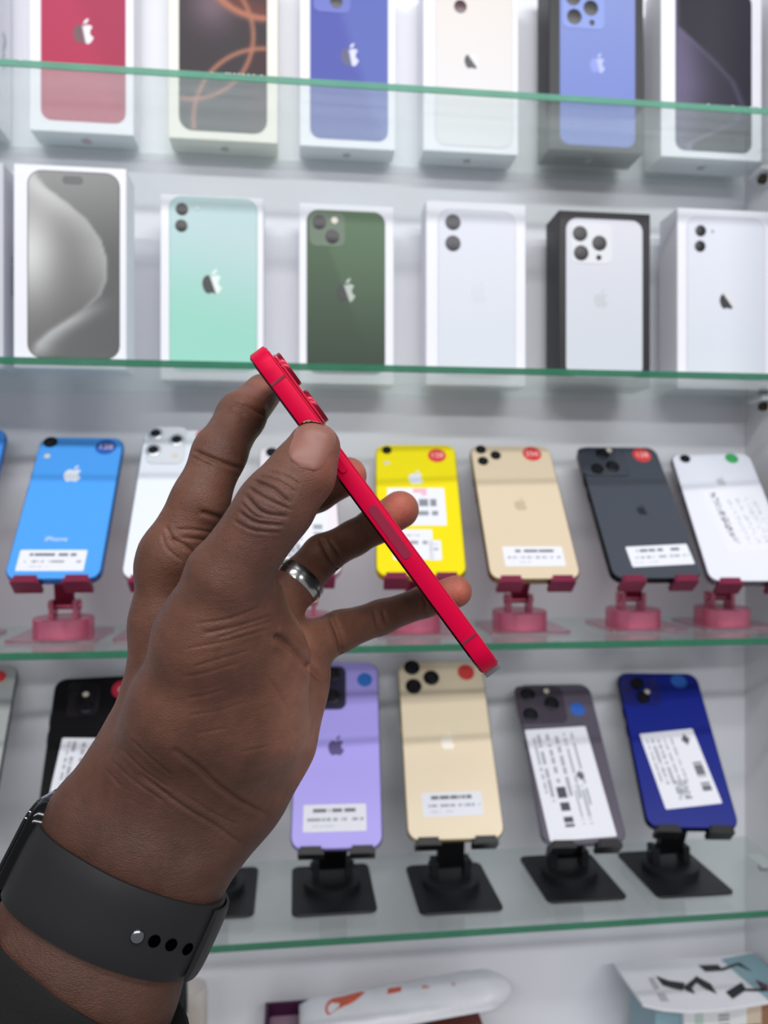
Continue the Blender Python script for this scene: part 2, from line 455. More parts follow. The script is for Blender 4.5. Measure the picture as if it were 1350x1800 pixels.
def a_green(u, v, X, Y):
    c = mixc((58, 70, 60), (88, 116, 86), v)
    return mixc2(c, (100, 128, 98), sstep(-6, 8, (X - 575) - (Y - 430) * .36) * sstep(640, 380, Y) * .55)
def a_white(u, v, X, Y): return mixc((214, 220, 228), (222, 225, 236), v)
def a_white2(u, v, X, Y): return mixc((206, 212, 220), (216, 217, 226), v)

LG_RW = split_logo('emblem_dark_silver', (96, 44, 58), (226, 224, 228), .2)
LG_BW = split_logo('emblem_navy_silver', (60, 66, 110), (206, 208, 236), .2)
LG_GW = split_logo('emblem_dark_green_silver', (34, 38, 34), (176, 186, 176), .35)
LG_MW = split_logo('emblem_black_silver', (34, 40, 44), (226, 236, 234), .35)
LG_WW = split_logo('emblem_black_on_white', (44, 42, 48), (222, 222, 226), .75)
LG_SIL = mat('emblem_silver', (196, 200, 212), .3, var=0)
LG_SIE = split_logo('emblem_sierra', (124, 142, 216), (170, 182, 236), .3)
LG_PALE = mat('emblem_pale', (196, 200, 206), .35, var=0)
RED_FOIL = mat('emblem_rose', (196, 150, 148), .4, var=0)
GR = 'phone boxes on the topmost shelf'; G2 = 'phone boxes on the second shelf'
BK = .7085
make_box('plain white carton with side lettering at the far left of the topmost shelf', 0, -170, -6, None, .700, .034, 'white', None, None, height=.170, group=GR, text=('iPhone', .012, .072, 1))
make_box('white box with a red phone printed on it', 0, 52, 235, None, BK, .027, 'white', (72, 221, None, 214), a_red, .0095, logo=(147, 57, 38, LG_RW), botlogo=(RED_FOIL, .011), height=.168, group=GR)
make_box('cream box with a dark phone screen of orange rings', 0, 296, 488, None, BK, .029, 'cream', (316, 468, None, 231), a_swirl16, .0115, botlogo=(GREY_LOGO, .009), height=.172, group=GR, border=(60, 56, 58))
make_box('white box with a periwinkle blue phone printed on it', 0, 527, 695, None, .710, .026, 'white', (545, 682, None, 246), a_blue, .0095, lens=((591, 4, 11), (572, -22, 11)), bump=(551, -45, 616, 20, (96, 108, 190)), logo=(615, 98, 36, LG_BW), botlogo=(GREY_LOGO, .009), height=.160, group=GR)
make_box('white box with a cream white phone printed on the topmost shelf', 0, 744, 911, None, .706, .030, 'white', (766, 900, None, 257), a_cream, .0095, lens=((809, 12, 11.5, mat('plum_lens', (74, 44, 56), .25)), (783, -16, 11.5, mat('plum_lens', (74, 44, 56), .25))), logo=(829, 106, 30, LG_WW), botlogo=(GREY_LOGO, .009), height=.160, group=GR, border=(206, 206, 214))
make_box('black box with a light blue phone printed on it', 0, 965, 1131, None, .690, .034, 'black', (984, 1116, None, 257), a_sierra, .0095, lens=((1009, 30, 14, LENS), (1038, 15, 14, LENS), (1007, -3, 14, LENS), (1040, 41, 5, LENS)), bump=(988, -26, 1062, 48, (130, 150, 216)), logo=(1050, 113, 32, LG_SIE), botlogo=(GREY_LOGO, .009), height=.168, group=GR)
make_box('white box with a violet swirl phone screen on the topmost shelf', 0, 1162, 1339, None, .692, .034, 'white', (1187, 1321, None, 267), a_violet, .0095, botlogo=(GREY_LOGO, .010), height=.168, group=GR)

make_box('grey-white carton with side lettering at the far left of the second shelf', 1, -170, 6, 282, .650, .040, 'grey', None, None, group=G2, text=('iPhone', .012, .080, 1))
make_box('white box with a silver wave phone screen', 1, 24, 222, 292, .645, .032, 'white', (50, 209, 303, None), a_silver, .0105, group=G2, island=(110, 311, 146, 323), border=(84, 84, 86))
make_box('white box with a mint green phone printed on it', 1, 282, 463, 345, .690, .030, 'white', (299, 451, 349, None), a_mint, .0100, lens=((320, 368, 10.5, LENS), (319, 397, 10.5, LENS), (347, 367, 2.4, mat('flash_pale', (226, 236, 226), .3))), logo=(373, 497, 38, LG_MW), group=G2, border=(150, 186, 180))
make_box('white box with a dark green phone printed on it', 1, 526, 692, 360, .694, .030, 'white', (539, 677, 371, None), a_green, .0105, lens=((561, 391, 12.5, LENS), (584, 416, 12.5, LENS), (588, 388, 6, mat('flash_warm', (226, 220, 206), .3))), bump=(544, 375, 606, 432, (92, 112, 92)), logo=(608, 512, 37, LG_GW), group=G2)
make_box('white box with a plain white two-lens phone between the green and black ones', 1, 749, 924, 356, .690, .030, 'white', (771, 905, 371, None), a_white, .0105, lens=((796, 391, 14), (796, 428, 14)), group=G2, border=(198, 200, 212), logo=(842, 515, 34, mat('emblem_faint', (212, 216, 226), .4, var=0)))
make_box('black box with a silver white three-lens phone printed on it', 1, 982, 1143, 373, .684, .036, 'black', (995, 1129, 386, None), a_white2, .0105, lens=((1019, 411, 14, LENS), (1053, 428, 14, LENS), (1021, 445, 14, LENS), (1052, 453, 5, LENS)), bump=(1003, 394, 1075, 462, (220, 222, 228)), logo=(1056, 526, 30, LG_PALE), group=G2)
make_box('white box with a white phone and black emblem, rightmost on the second shelf', 1, 1191, 1366, 369, .682, .036, 'white', (1208, 1343, 384, None), a_white, .0100, lens=((1231, 406, 10.5, LENS), (1230, 433, 10.5, LENS), (1252, 407, 2.4, GREY_LOGO)), logo=(1278, 527, 34, LG_WW), group=G2, border=(198, 200, 212))

# ------------------------------------------------------------------ phones on stands
BLACK_GLASS = mat('black_screen_glass', (10, 10, 12), 0.06, coat=0.5, var=0)
STICK = {'red': mat('sticker_red', (222, 62, 62), .5), 'blue': mat('sticker_blue', (30, 108, 200), .5), 'green': mat('sticker_green', (64, 172, 96), .5),
         'navy': mat('sticker_navy', (36, 96, 188), .5), 'crimson': mat('sticker_crimson', (200, 30, 66), .5)}
PINKTXT = mat('sticker_text', (250, 214, 214), .5, var=0)
def fit(TL, TR, BR, BL, Yb, Yt):
    tl, tr = at_Y(*TL, Yt), at_Y(*TR, Yt); br, bl = at_Y(*BR, Yb), at_Y(*BL, Yb)
    bc = (bl + br) / 2; tc = (tl + tr) / 2
    y = tc - bc; h = y.length; y.normalize()
    x = Vector((y.y, -y.x, 0)).normalized()            # level lower edge; a sideways lean comes from turning the stand
    z = x.cross(y)
    M = Matrix((x, y, z)).transposed().to_4x4(); M.translation = bc
    return M, ((br - bl).length + (tr - tl).length) / 2, h

def label_fn(style, w_, h_):
    R = np.random.default_rng(hash(style) % 1000 if False else len(style) * 7 + int(w_ * 1e5))
    G = R.random((64, 64))
    def dash(u, v, y, hh, x0, x1, dens, n, dark):
        k = np.clip((u * n).astype(int), 0, 63); row = int(y * 63)
        on = (np.abs(v - y) < hh) & (u > x0) & (u < x1) & (G[row, k] < dens)
        return on * dark
    def fn(u, v):
        c = np.tile(np.array((236, 238, 246.)), (len(u), 1)); d = np.zeros(len(u))
        if style == 'price':
            d = np.maximum(d, dash(u, v, .78, .07, .16, .84, .86, 40, .6)); d = np.maximum(d, dash(u, v, .45, .06, .06, .95, .55, 44, .35)); d = np.maximum(d, dash(u, v, .2, .05, .06, .5, .5, 44, .12))
        elif style == 'spec':       # lines running up the phone
            for x in (.12, .2, .34, .48, .62, .74):
                ln = .45 + .3 * G[3, int(x * 60)]
                d = np.maximum(d, ((np.abs(u - x) < .022) & (v > 1 - ln) & (v < .95) & (G[np.clip((v * 50).astype(int), 0, 63), int(x * 40)] < .8)) * .34)
            bars = (u > .28) & (u < .42) & (v > .1) & (v < .45)
            d = np.maximum(d, bars * (G[np.clip((v * 63).astype(int), 0, 63), 7] < .6) * .8)
            for x in (.56, .68): d = np.maximum(d, ((np.abs(u - x) < .02) & (v > .12) & (v < .46) & (G[np.clip((v * 60).astype(int), 0, 63), 11] < .7)) * .25)
            d = np.maximum(d, ((np.abs(u - .7) + np.abs(v - .54) * 1.6) < .07) * .7)
        elif style == 'spec2':
            for x in (.1, .2, .3, .42, .54):
                d = np.maximum(d, ((np.abs(u - x) < .022) & (v > .3) & (v < .92) & (G[np.clip((v * 55).astype(int), 0, 63), int(x * 50)] < .75)) * .32)
            d = np.maximum(d, ((u > .76) & (u < .92) & (v > .12) & (v < .55)) * (G[np.clip((v * 63).astype(int), 0, 63), 9] < .6) * .62)
            d = np.maximum(d, ((u > .30) & (u < .52) & (v > .1) & (v < .34)) * .45 * (G[np.clip((v * 60).astype(int), 0, 63), np.clip((u * 60).astype(int), 0, 63)] < .6))
            d = np.maximum(d, ((np.abs(u - .8) + np.abs(v - .86)) < .08) * .75)
        elif style == 'handwritten':
            d = np.maximum(d, ((np.abs(u - .2) < .05) & (v > .12) & (v < .92) & (G[np.clip((v * 40).astype(int), 0, 63), np.clip((u * 90).astype(int), 0, 63)] < .45)) * .6)
            for x in (.42, .56, .7, .82): d = np.maximum(d, ((np.abs(u - x) < .04) & (v > .1) & (v < .8) & (G[np.clip((v * 45).astype(int), 0, 63), np.clip((u * 70).astype(int), 0, 63)] < .35)) * .16)
        elif style == 'tag':
            d = np.maximum(d, dash(u, v, .6, .1, .55, .85, .7, 24, .5)); d = np.maximum(d, dash(u, v, .32, .06, .4, .86, .7, 30, .45))
            pk = ((np.abs(v - .92) < .06) & (u > .45) & (u < .68)) | ((np.abs(u - .64) < .04) & (v > .8) & (v < .95))
            c = mixc2(c, (240, 150, 170), pk * .6)
        elif style == 'small':
            d = np.maximum(d, dash(u, v, .55, .06, .1, .9, .6, 30, .4)); d = np.maximum(d, dash(u, v, .8, .04, .1, .7, .6, 30, .2))
        return mixc2(c, (40, 44, 52), d)
    return fn

LETTER_SETS = {}
def make_phone(label, corners, Yb, Yt, rgb, frame_rgb, lens, bump=None, sticker=None, logo=None, labels=(), flash=None, rough=.12, group=None, coat=.6, word=None, ring=None):
    M, W, H = fit(*corners, Yb, Yt)
    T = .0078
    root = empty('smartphone', M); tag(root, label, 'phone', group)
    key = '%d_%d_%d' % tuple(rgb)
    bm = mat('back_' + key, rgb, max(rough, .3), spec=.35, var=.01); fm = mat('frame_%d_%d_%d' % tuple(frame_rgb), frame_rgb, .25, .85, var=.02)
    R = .0105
    fr = mk('frame', *slab(W, H, T, R, .0018, 6, -T, 0, H / 2, 3), fm, root, smooth=35)
    mk('back_glass', *slab(W - .002, H - .002, .0006, R - .001, .0003, 6, -.0004, 0, H / 2), bm, root, smooth=35)
    mk('screen', *slab(W - .004, H - .004, .0005, R - .002, .0002, 6, -T - .0003, 0, H / 2), BLACK_GLASS, root)
    for (yy, hh) in ((H * .72, .010), (H * .60, .010)):
        mk('side_button', *slab(.0009, hh, .003, .0004, .0002, 2, -T * .7, -W / 2 - .0002, yy), fm, root)
    par = root; zt = .0002; ox = oy = 0
    if bump:
        x0, y0 = hit(M, bump[0], bump[3]); x1, y1 = hit(M, bump[2], bump[1])
        ox, oy = (x0 + x1) / 2, (y0 + y1) / 2
        par = mk('camera_bump', *slab(x1 - x0, y1 - y0, .0014, .0065, .0005, 6), mat('bumpmat_%d_%d_%d' % tuple(bump[4]), bump[4], .2, coat=.5), root, smooth=35, loc=(ox, oy, 0))
        zt = .0013
    for L in lens:
        px, py, rp = L[:3]; x, y = hit(M, px, py); rad = rp * (Yb + Yt) / 2 / F
        lm = mat('ring_%d_%d_%d' % tuple(ring or (30, 31, 36)), ring or (30, 31, 36), .2, .6)
        lo = mk('lens', *lathe([(rad, 0), (rad, .0010), (rad * .92, .0014), (rad * .72, .0014), (rad * .66, .0008)], 24), [lm, LENS], par, smooth=40, loc=(x - ox, y - oy, zt))
        for p in lo.data.polygons:
            if len(p.vertices) > 4: p.material_index = 1
    if flash:
        x, y = hit(M, flash[0], flash[1]); disc('flash', x - ox, y - oy, .0026, .0003, mat('flash_lamp', (224, 216, 196), .3), par, zt)
    if logo:
        x, y = hit(M, logo[0], logo[1]); mk('emblem', *logo_geo(logo[2] * (Yb + Yt) / 2 / F), logo[3], root, loc=(x, y, .00025))
    if word:
        x, y = hit(M, word[0], word[1]); mk('lettering', *text_geo('iPhone', .0065), mat('emblem_white', (228, 234, 244), .35, var=0), root, loc=(x, y, .0003))
    if sticker:
        px, py, rp, colr, txt = sticker
        x, y = hit(M, px, py); rad = rp * Yt / F
        so = disc('round_sticker', x, y, rad, .0002, STICK[colr], root, .0002)
        if txt: mk('sticker_lettering', *text_geo(txt, rad * .95), PINKTXT, so, loc=(0, 0, .00025))
    for (quad, style) in labels:
        P = [hit(M, *q) for q in quad]           # TL TR BR BL
        c = Vector((sum(p[0] for p in P) / 4, sum(p[1] for p in P) / 4, .00022))
        lw = (math.dist(P[0], P[1]) + math.dist(P[3], P[2])) / 2; lh = (math.dist(P[0], P[3]) + math.dist(P[1], P[2])) / 2
        ang = math.atan2(P[1][1] - P[0][1], P[1][0] - P[0][0]) * .5 + math.atan2(P[2][1] - P[3][1], P[2][0] - P[3][0]) * .5
        o = art('paper_label', lw, lh, .0012, label_fn(style, lw, lh), root, c, 56, 40 if lh < lw else 80, PAPER, .0001)
        o.rotation_euler = (0, 0, ang)
    return root, M, W, H

def make_stand(label, M, W, H, shelf, color, bx, by, pw, pd, disc_r, disc_h, group):
    """bx: world x of the base, by: its world y centre"""
    zt = Z0 + SH[shelf] + GT / 2 + .0002
    root = empty('phone_stand', loc=(bx, by, zt)); tag(root, label, 'phone stand', group)
    fw = 0.0
    if color == 'pink': m = mat('pink_metal', (214, 122, 148), .25, .55, var=.03); dk = mat('pink_metal_dark', (138, 46, 76), .35, .6, var=.03); bpm = mat('pink_base_metal', (206, 158, 172), .14, .8, var=.03)
    else: m = mat('black_metal', (34, 35, 39), .42, .2, var=.05); dk = mat('black_metal_dark', (22, 22, 25), .4, .3, var=.05); bpm = m; fw = .006
    inv = Matrix.Translation(-Vector((bx, by, zt)))
    L = inv @ M                                        # phone frame in stand space
    mk('base_plate', *slab(pw, pd, .0022, .007, .0006, 6), bpm, root, smooth=35)
    cy = .004
    mk('turntable', *lathe([(disc_r, .0022), (disc_r, .0030 + disc_h * .85), (disc_r * .96, .0022 + disc_h), (disc_r * .6, .0022 + disc_h)], 36, (0, cy, 0)), m, root, smooth=35)
    top = .0022 + disc_h
    # hinge fork on the turntable
    hz = top + .009; hy = cy + .004
    hinge = None
    for sg in (-1, 1):
        xa, xb_ = sorted((sg * (.0115 + fw), sg * (.0080 + fw * .6)))
        hinge = mk('hinge_lug', *box_vf(xa, xb_, hy - .007, hy + .007, top - .0005, hz + .005), m, root)
    mk('hinge_pin', *xf(Matrix.Translation((0, hy, hz)) @ Matrix.Rotation(math.pi / 2, 4, 'Y'), lathe([(.0030, -.0135 - fw), (.0036, -.0125 - fw), (.0036, .0125 + fw), (.0030, .0135 + fw)], 16)), m, hinge, smooth=40)
    # arm to the middle of the cradle plate
    cp = L @ Vector((0, .034, -.0078 - .0030))
    a0 = Vector((0, hy, hz)); a1 = Vector((cp.x, cp.y, cp.z))
    mk('arm', *bar(a0, a1, .0155 + fw * 1.4, .0050 + fw * .5, (1, 0, 0), .002), dk, root)
    Lc = L @ Matrix.Translation((0, .036, -.0078 - .0026))
    pl = mk('cradle_plate', *xf(Lc, slab(min(W * .74, .052), .066, .0022, .005, .0005, 5)), dk, root)
    mk('pad', *xf(Lc, slab(.030, .030, .0003, .004, 0, 4, .0020)), mat('rubber_pad', (38, 36, 38), .8), pl)
    # two lips under the lower edge of the phone
    for s in (-1, 1):
        hx = s * (W * .5 - .017)
        v = join(xf(L @ Matrix.Translation((hx, -.0026, -.0035)), box_vf(-.0105, .0105, -.0016, .0022, -.0092, .0062)),
                 xf(L @ Matrix.Translation((hx, 0, .0015)), box_vf(-.0085, .0085, -.0042, .0022, .0004, .0020)),
                 xf(L @ Matrix.Translation((hx * .9, .004, -.0078 - .0026)), box_vf(-.0075, .0075, -.008, .006, 0, .0020)))
        mk('lip', *v, dk, root)
    return root

WHITE_LOGO = mat('emblem_white', (228, 234, 244), .35, var=0)
GP = 'phones on pink stands on the third shelf'; GB = 'phones on black stands on the lowest shelf'
GSP = 'pink phone stands on the third shelf'; GSB = 'black phone stands on the lowest shelf'
pink = []
Yb3, Yt3 = .622, .717
PB = (40, 41, 46)
pink.append((make_phone('blue phone cut off at the left end of the third shelf', ((-128, 752), (10, 752), (-42, 1012), (-214, 1012)), Yb3, Yt3, (74, 150, 236), (60, 120, 200), ((-110, 770, 12),), sticker=(-18, 770, 15, 'blue', None), group=GP), 'pink metal stand of the phone cut off at the left end'))
pink.append((make_phone('bright blue phone with white emblem and blue round sticker', ((75, 768), (217, 768), (178, 1020), (2, 1018)), Yb3, Yt3, (82, 166, 250), (70, 130, 206), ((89, 778, 12),), flash=(83, 802), sticker=(186, 786, 17, 'navy', '128'), logo=(128, 834, 33, WHITE_LOGO), word=(99, 948), labels=((((36, 967), (154, 967), (147, 1004), (27, 1004)), 'price'),), group=GP), 'pink metal stand under the bright blue phone'))
pink.append((make_phone('white phone with three ringed lenses behind the index finger', ((249, 754), (386, 756), (352, 1018), (217, 1018)), Yb3, Yt3, (236, 241, 250), (206, 208, 214), ((274, 764, 14), (311, 775, 14), (270, 793, 14)), bump=(255, 752, 330, 816, (228, 230, 236)), sticker=(356, 765, 11, 'red', None), ring=(226, 228, 232), flash=(308, 803), group=GP), 'pink metal stand under the white phone with three ringed lenses'))
pink.append((make_phone('pale pink phone mostly hidden behind the thumb', ((456, 784), (586, 784), (604, 1012), (452, 1012)), Yb3, Yt3, (240, 232, 240), (222, 206, 214), ((478, 796, 11),), labels=((((476, 870), (574, 870), (576, 992), (470, 992)), 'spec2'),), group=GP), 'pink metal stand under the pale pink phone behind the hand'))
pink.append((make_phone('yellow phone with white labels and red sticker', ((659, 781), (800, 781), (819, 1014), (662, 1014)), Yb3, Yt3, (244, 226, 16), (220, 196, 20), ((680, 792, 9),), flash=(680, 814), sticker=(768, 801, 16, 'red', '128'), logo=(731, 840, 30, WHITE_LOGO), labels=((((680, 858), (782, 858), (784, 924), (682, 924)), 'tag'), (((690, 931), (758, 931), (764, 984), (692, 984)), 'small'), (((752, 950), (774, 950), (778, 985), (756, 985)), 'small')), group=GP), 'pink metal stand under the yellow phone'))
pink.append((make_phone('champagne gold phone with three lenses on a pink stand', ((824, 783), (966, 783), (1021, 1018), (864, 1020)), Yb3, Yt3, (226, 208, 180), (140, 116, 84), ((845, 791, 10), (871, 801, 10), (849, 811, 10)), sticker=(935, 798, 17, 'red', '256'), logo=(915, 887, 26, mat('emblem_gold', (222, 200, 170), .3, .3, var=0)), labels=((((884, 961), (988, 961), (994, 995), (887, 996)), 'price'),), rough=.3, coat=.2, group=GP), 'pink metal stand under the champagne gold phone'))
pink.append((make_phone('graphite grey phone with a white price label and red sticker', ((1014, 785), (1150, 785), (1238, 1016), (1078, 1020)), Yb3, Yt3, (70, 75, 86), (30, 31, 36), ((1058, 800, 13), (1076, 822, 13), (1049, 826, 12)), bump=(1026, 789, 1094, 838, (58, 62, 72)), flash=(1070, 793), sticker=(1128, 800, 17, 'red', '128'), logo=(1128, 897, 22, mat('emblem_graphite', (48, 50, 58), .3, .4, var=0)), labels=((((1099, 961), (1208, 957), (1220, 991), (1112, 998)), 'price'),), rough=.35, coat=.1, group=GP), 'pink metal stand under the graphite grey phone'))
pink.append((make_phone('white phone with green sticker and handwriting at the right end', ((1181, 796), (1312, 796), (1402, 1020), (1252, 1026)), Yb3, Yt3, (234, 236, 248), (120, 116, 124), ((1204, 807, 10),), sticker=(1286, 806, 12, 'green', None), logo=(1267, 846, 20, LG_PALE), labels=((((1228, 858), (1332, 852), (1384, 962), (1278, 974)), 'handwritten'),), group=GP), 'pink metal stand under the white phone with handwriting'))
for (ph, M, W, H), lab in pink:
    bc = M.translation
    make_stand(lab, M, W, H, 2, 'pink', bc.x + (-.007 if bc.x < -.1 else .002), .674, .072, .070, .0245, .0140, GSP)

black = []
Yb4, Yt4 = .624, .728
black.append((make_phone('silver grey phone with red sticker cut off at the left edge', ((-120, 1172), (30, 1172), (-12, 1420), (-190, 1420)), Yb4, Yt4, (176, 180, 180), (96, 98, 100), ((-90, 1190, 14),), sticker=(-4, 1190, 13, 'red', None), group=GB), 'black stand of the phone cut off at the left edge'))
black.append((make_phone('black phone with large white label behind the wrist', ((100, 1189), (246, 1189), (234, 1462), (62, 1462)), Yb4, Yt4, (9, 9, 12), (52, 53, 58), ((133, 1214, 13), (152, 1244, 13)), bump=(117, 1202, 176, 1262, (16, 16, 20)), flash=(151, 1222), sticker=(216, 1212, 18, 'crimson', '64'), labels=((((103, 1298), (220, 1298), (212, 1440), (84, 1440)), 'spec'),), rough=.08, group=GB), 'black stand under the black phone behind the wrist'))
black.append((make_phone('lilac phone with dark camera square and price label', ((528, 1164), (659, 1164), (679, 1490), (503, 1497)), Yb4, Yt4, (176, 164, 246), (156, 148, 206), ((584, 1186, 14), (584, 1226, 14)), bump=(540, 1172, 608, 1248, (40, 36, 62)), sticker=(641, 1195, 13, 'blue', None), logo=(591, 1312, 32, mat('emblem_violet', (104, 92, 146), .15, .3, var=0)), labels=((((534, 1415), (642, 1413), (646, 1460), (532, 1464)), 'price'),), group=GB), 'black stand under the lilac phone'))
black.append((make_phone('pale gold phone with three lenses on a black stand', ((700, 1163), (845, 1163), (889, 1474), (716, 1480)), Yb4, Yt4, (238, 222, 192), (206, 188, 146), ((724, 1174, 15), (758, 1192, 15), (727, 1207, 15)), sticker=(819, 1182, 15, 'red', None), logo=(787, 1304, 28, mat('emblem_cream', (244, 236, 222), .3, .2, var=0)), labels=((((741, 1394), (846, 1391), (850, 1432), (744, 1437)), 'price'),), rough=.25, group=GB), 'black stand under the pale gold phone'))
black.append((make_phone('purple grey phone with a tall white barcode label', ((907, 1204), (1034, 1200), (1103, 1480), (956, 1486)), Yb4, Yt4, (92, 86, 100), (150, 148, 164), ((927, 1222, 14), (969, 1238, 14), (932, 1258, 14)), bump=(913, 1206, 985, 1272, (70, 64, 76)), flash=(960, 1216), sticker=(1015, 1247, 13, 'navy', None), labels=((((925, 1283), (1031, 1277), (1082, 1470), (964, 1480)), 'spec'),), rough=.2, group=GB), 'black stand under the purple grey phone'))
black.append((make_phone('navy blue phone with a white label at the right end', ((1087, 1184), (1219, 1181), (1296, 1452), (1143, 1462)), Yb4, Yt4, (16, 34, 132), (20, 26, 70), ((1119, 1203, 12), (1130, 1228, 12)), bump=(1097, 1190, 1152, 1240, (16, 30, 110)), flash=(1137, 1217), sticker=(1193, 1198, 14, 'navy', None), labels=((((1129, 1290), (1221, 1281), (1265, 1412), (1165, 1424)), 'spec2'),), rough=.08, group=GB), 'black stand under the navy blue phone'))
BB = [(-104, 1652), (136, 1640), (589, 1612), (814, 1609), (1036, 1588), (1227, 1579)]
for ((ph, M, W, H), lab), (px, py) in zip(black, BB):
    p = at_Z(px, py, SH[3] + GT / 2)
    make_stand(lab, M, W, H, 3, 'black', p.x, p.y + .045, .071, .088, .0250, .007, GSB)

# one more black stand, only its foot shows to the right of the wrist
Mh, Wh, Hh = fit((318, 1178), (452, 1178), (442, 1486), (270, 1490), Yb4, Yt4)
p = at_Z(368, 1620, SH[3] + GT / 2)
make_stand('black stand foot showing just right of the wrist', Mh, Wh, Hh, 3, 'black', p.x, p.y + .045, .071, .088, .0250, .007, GSB)

# ------------------------------------------------------------------ things on the bottom board
zb = Z0 + SH[4] + .0003
def world_box(name, x0, x1, y0, y1, z0, z1, m, parent, org):
    V, Fc = box_vf(x0 - org[0], x1 - org[0], y0 - org[1], y1 - org[1], z0 - org[2], z1 - org[2]); return mk(name, V, Fc, m, parent)
# brown carton with a padded mailer on top
pc = at_Y(715, 1790, .655)
def carton(label, px0, px1, Y0, Y1, ztop, rgb, name='brown_carton'):
    x0 = at_Y(px0, 1790, Y0).x; x1 = at_Y(px1, 1790, Y0).x
    org = ((x0 + x1) / 2, (Y0 + Y1) / 2, zb)
    t = empty(name, loc=org); tag(t, label, 'box')
    m = mat('card_%d_%d_%d' % rgb, rgb, .6, var=.08)
    world_box('carton_body', x0, x1, Y0, Y1, zb, ztop, m, t, org)
    world_box('tape_strip', (x0 + x1) / 2 - .012, (x0 + x1) / 2 + .012, Y0 - .0002, Y1 + .0002, ztop - .02, ztop + .0002, mat('tape', (150, 110, 80), .3), t, org)
    return t, org
zmail = at_Y(715, 1794, .690).z
carton('reddish brown carton under the white padded mailer', 600, 862, .652, .728, zmail - .001, (112, 56, 46))
carton('low grey carton with the purple tray on top', 470, 545, .686, .730, at_Y(500, 1770, .72).z - .022, (150, 148, 150), 'grey_carton')
# purple tray
p0 = at_Y(466, 1770, .72); p1 = at_Y(545, 1770, .72); zt = at_Y(500, 1770, .72).z - .022 + .0003
W_ = p1.x - p0.x; trayroot = empty('purple_tray', loc=((p0.x + p1.x) / 2, .7075, zt)); tag(trayroot, 'dark purple open tray beside the white padded mailer', 'tray')
PUR = mat('dark_purple', (62, 20, 56), .35)
hh = p0.z - zt
mk('bottom', *slab(W_, .040, .003, .004, .0005, 4), PUR, trayroot)
for (n_, a) in (('rim', box_vf(-W_ / 2, -W_ / 2 + .003, -.019, .019, .003, hh)), ('rim', box_vf(W_ / 2 - .003, W_ / 2, -.019, .019, .003, hh)), ('rim', box_vf(-W_ / 2 + .003, W_ / 2 - .003, .016, .019, .003, hh)), ('rim', box_vf(-W_ / 2 + .003, W_ / 2 - .003, -.019, -.016, .003, hh * .7))):
    mk(n_, *a, PUR, trayroot)
mk('lining', *slab(W_ - .008, .030, .002, .003, .0005, 4, hh * .45), mat('mauve_foam', (150, 120, 140), .8), trayroot)
# mailer: a pillow
MAILER = mat('white_bubble_mailer', (226, 228, 234), .35, coat=.2, bump=.5, bscale=260)
x0 = at_Y(526, 1770, .690).x; x1 = at_Y(902, 1760, .690).x
L_ = x1 - x0; nx, ny = 40, 16
V = []
for j in range(ny + 1):
    for i in range(nx + 1):
        u = i / nx; v = j / ny
        e = max(0.0, (4 * v * (1 - v))) ** .45 * min(1, (u * 14 + .25)) ** .5 * min(1, ((1 - u) * 9 + .03)) ** .6
        taper = 1 - .8 * max(0, (u - .86) / .14) ** 1.5
        wr = .0009 * math.sin(u * 37 + v * 5) * e
        V.append(((u - .5) * L_, (v - .5) * .052 * taper, .0005 + .0135 * e + .021 * u + wr))
nb = len(V)
for j in range(ny + 1):
    for i in range(nx + 1):
        x, y, z = V[j * (nx + 1) + i]; u = i / nx; v = j / ny
        e = max(0.0, (4 * v * (1 - v))) ** .45 * min(1, (u * 14 + .25)) ** .5 * min(1, ((1 - u) * 9 + .03)) ** .6
        V.append((x, y, .021 * u * .96 - .0105 * e * (.3 + .7 * (1 - abs(2 * u - 1))) * .2))
Fc = []
for j in range(ny):
    for i in range(nx):
        a = j * (nx + 1) + i; q = (a, a + 1, a + nx + 2, a + nx + 1)
        Fc.append(q); Fc.append(tuple(nb + k for k in q[::-1]))
bd = [i for i in range(nx + 1)] + [j * (nx + 1) + nx for j in range(1, ny + 1)] + [ny * (nx + 1) + i for i in range(nx - 1, -1, -1)] + [j * (nx + 1) for j in range(ny - 1, 0, -1)]
for k in range(len(bd)):
    a, b = bd[k], bd[(k + 1) % len(bd)]; Fc.append((a, nb + a, nb + b, b))
ml = empty('padded_mailer', loc=((x0 + x1) / 2, .695, zmail)); tag(ml, 'white padded mailer bag with red print lying on a carton', 'mailer')
mo = mk('bag', V, Fc, MAILER, ml, smooth=60)
mbv = BVHTree.FromPolygons([Vector(v) for v in V], Fc)
def stamp(name, pts, m, parent, bvh, lift=.0004, th=.0004):
    """a flat print draped on a surface seen from above; pts in local x, y"""
    P = []
    for (x, y) in pts:
        h_ = bvh.ray_cast(Vector((x, y, .2)), Vector((0, 0, -1)))[0]
        if h_ is None: h_ = Vector((x, y, .01))
        P.append(h_ + Vector((0, 0, lift)))
    n = len(P); c = sum(P, Vector()) / n; c.z += .0004
    V2 = P + [p - Vector((0, 0, th)) for p in P] + [c]
    F2 = [(i, (i + 1) % n, 2 * n) for i in range(n)] + [(i, n + i, n + (i + 1) % n, (i + 1) % n) for i in range(n)]
    return mk(name, V2, F2, m, parent)
REDINK = mat('red_print', (206, 92, 70), .5, var=.15)
def mloc(px, py):
    z = Z0 - zmail
    p = at_Z(px, py, (zmail + .014 + .021 * (px - 526) / 380) - Z0); return p.x - (x0 + x1) / 2, min(max(p.y - .695, -.022), .022)
stamp('printed_mark', [(p.x, p.y) for p in catmull([(*mloc(px, py), 0) for px, py in ((572, 1770), (584, 1756), (604, 1748), (640, 1744), (630, 1755), (608, 1766), (590, 1776), (576, 1781))], 3, True)], REDINK, ml, mbv)
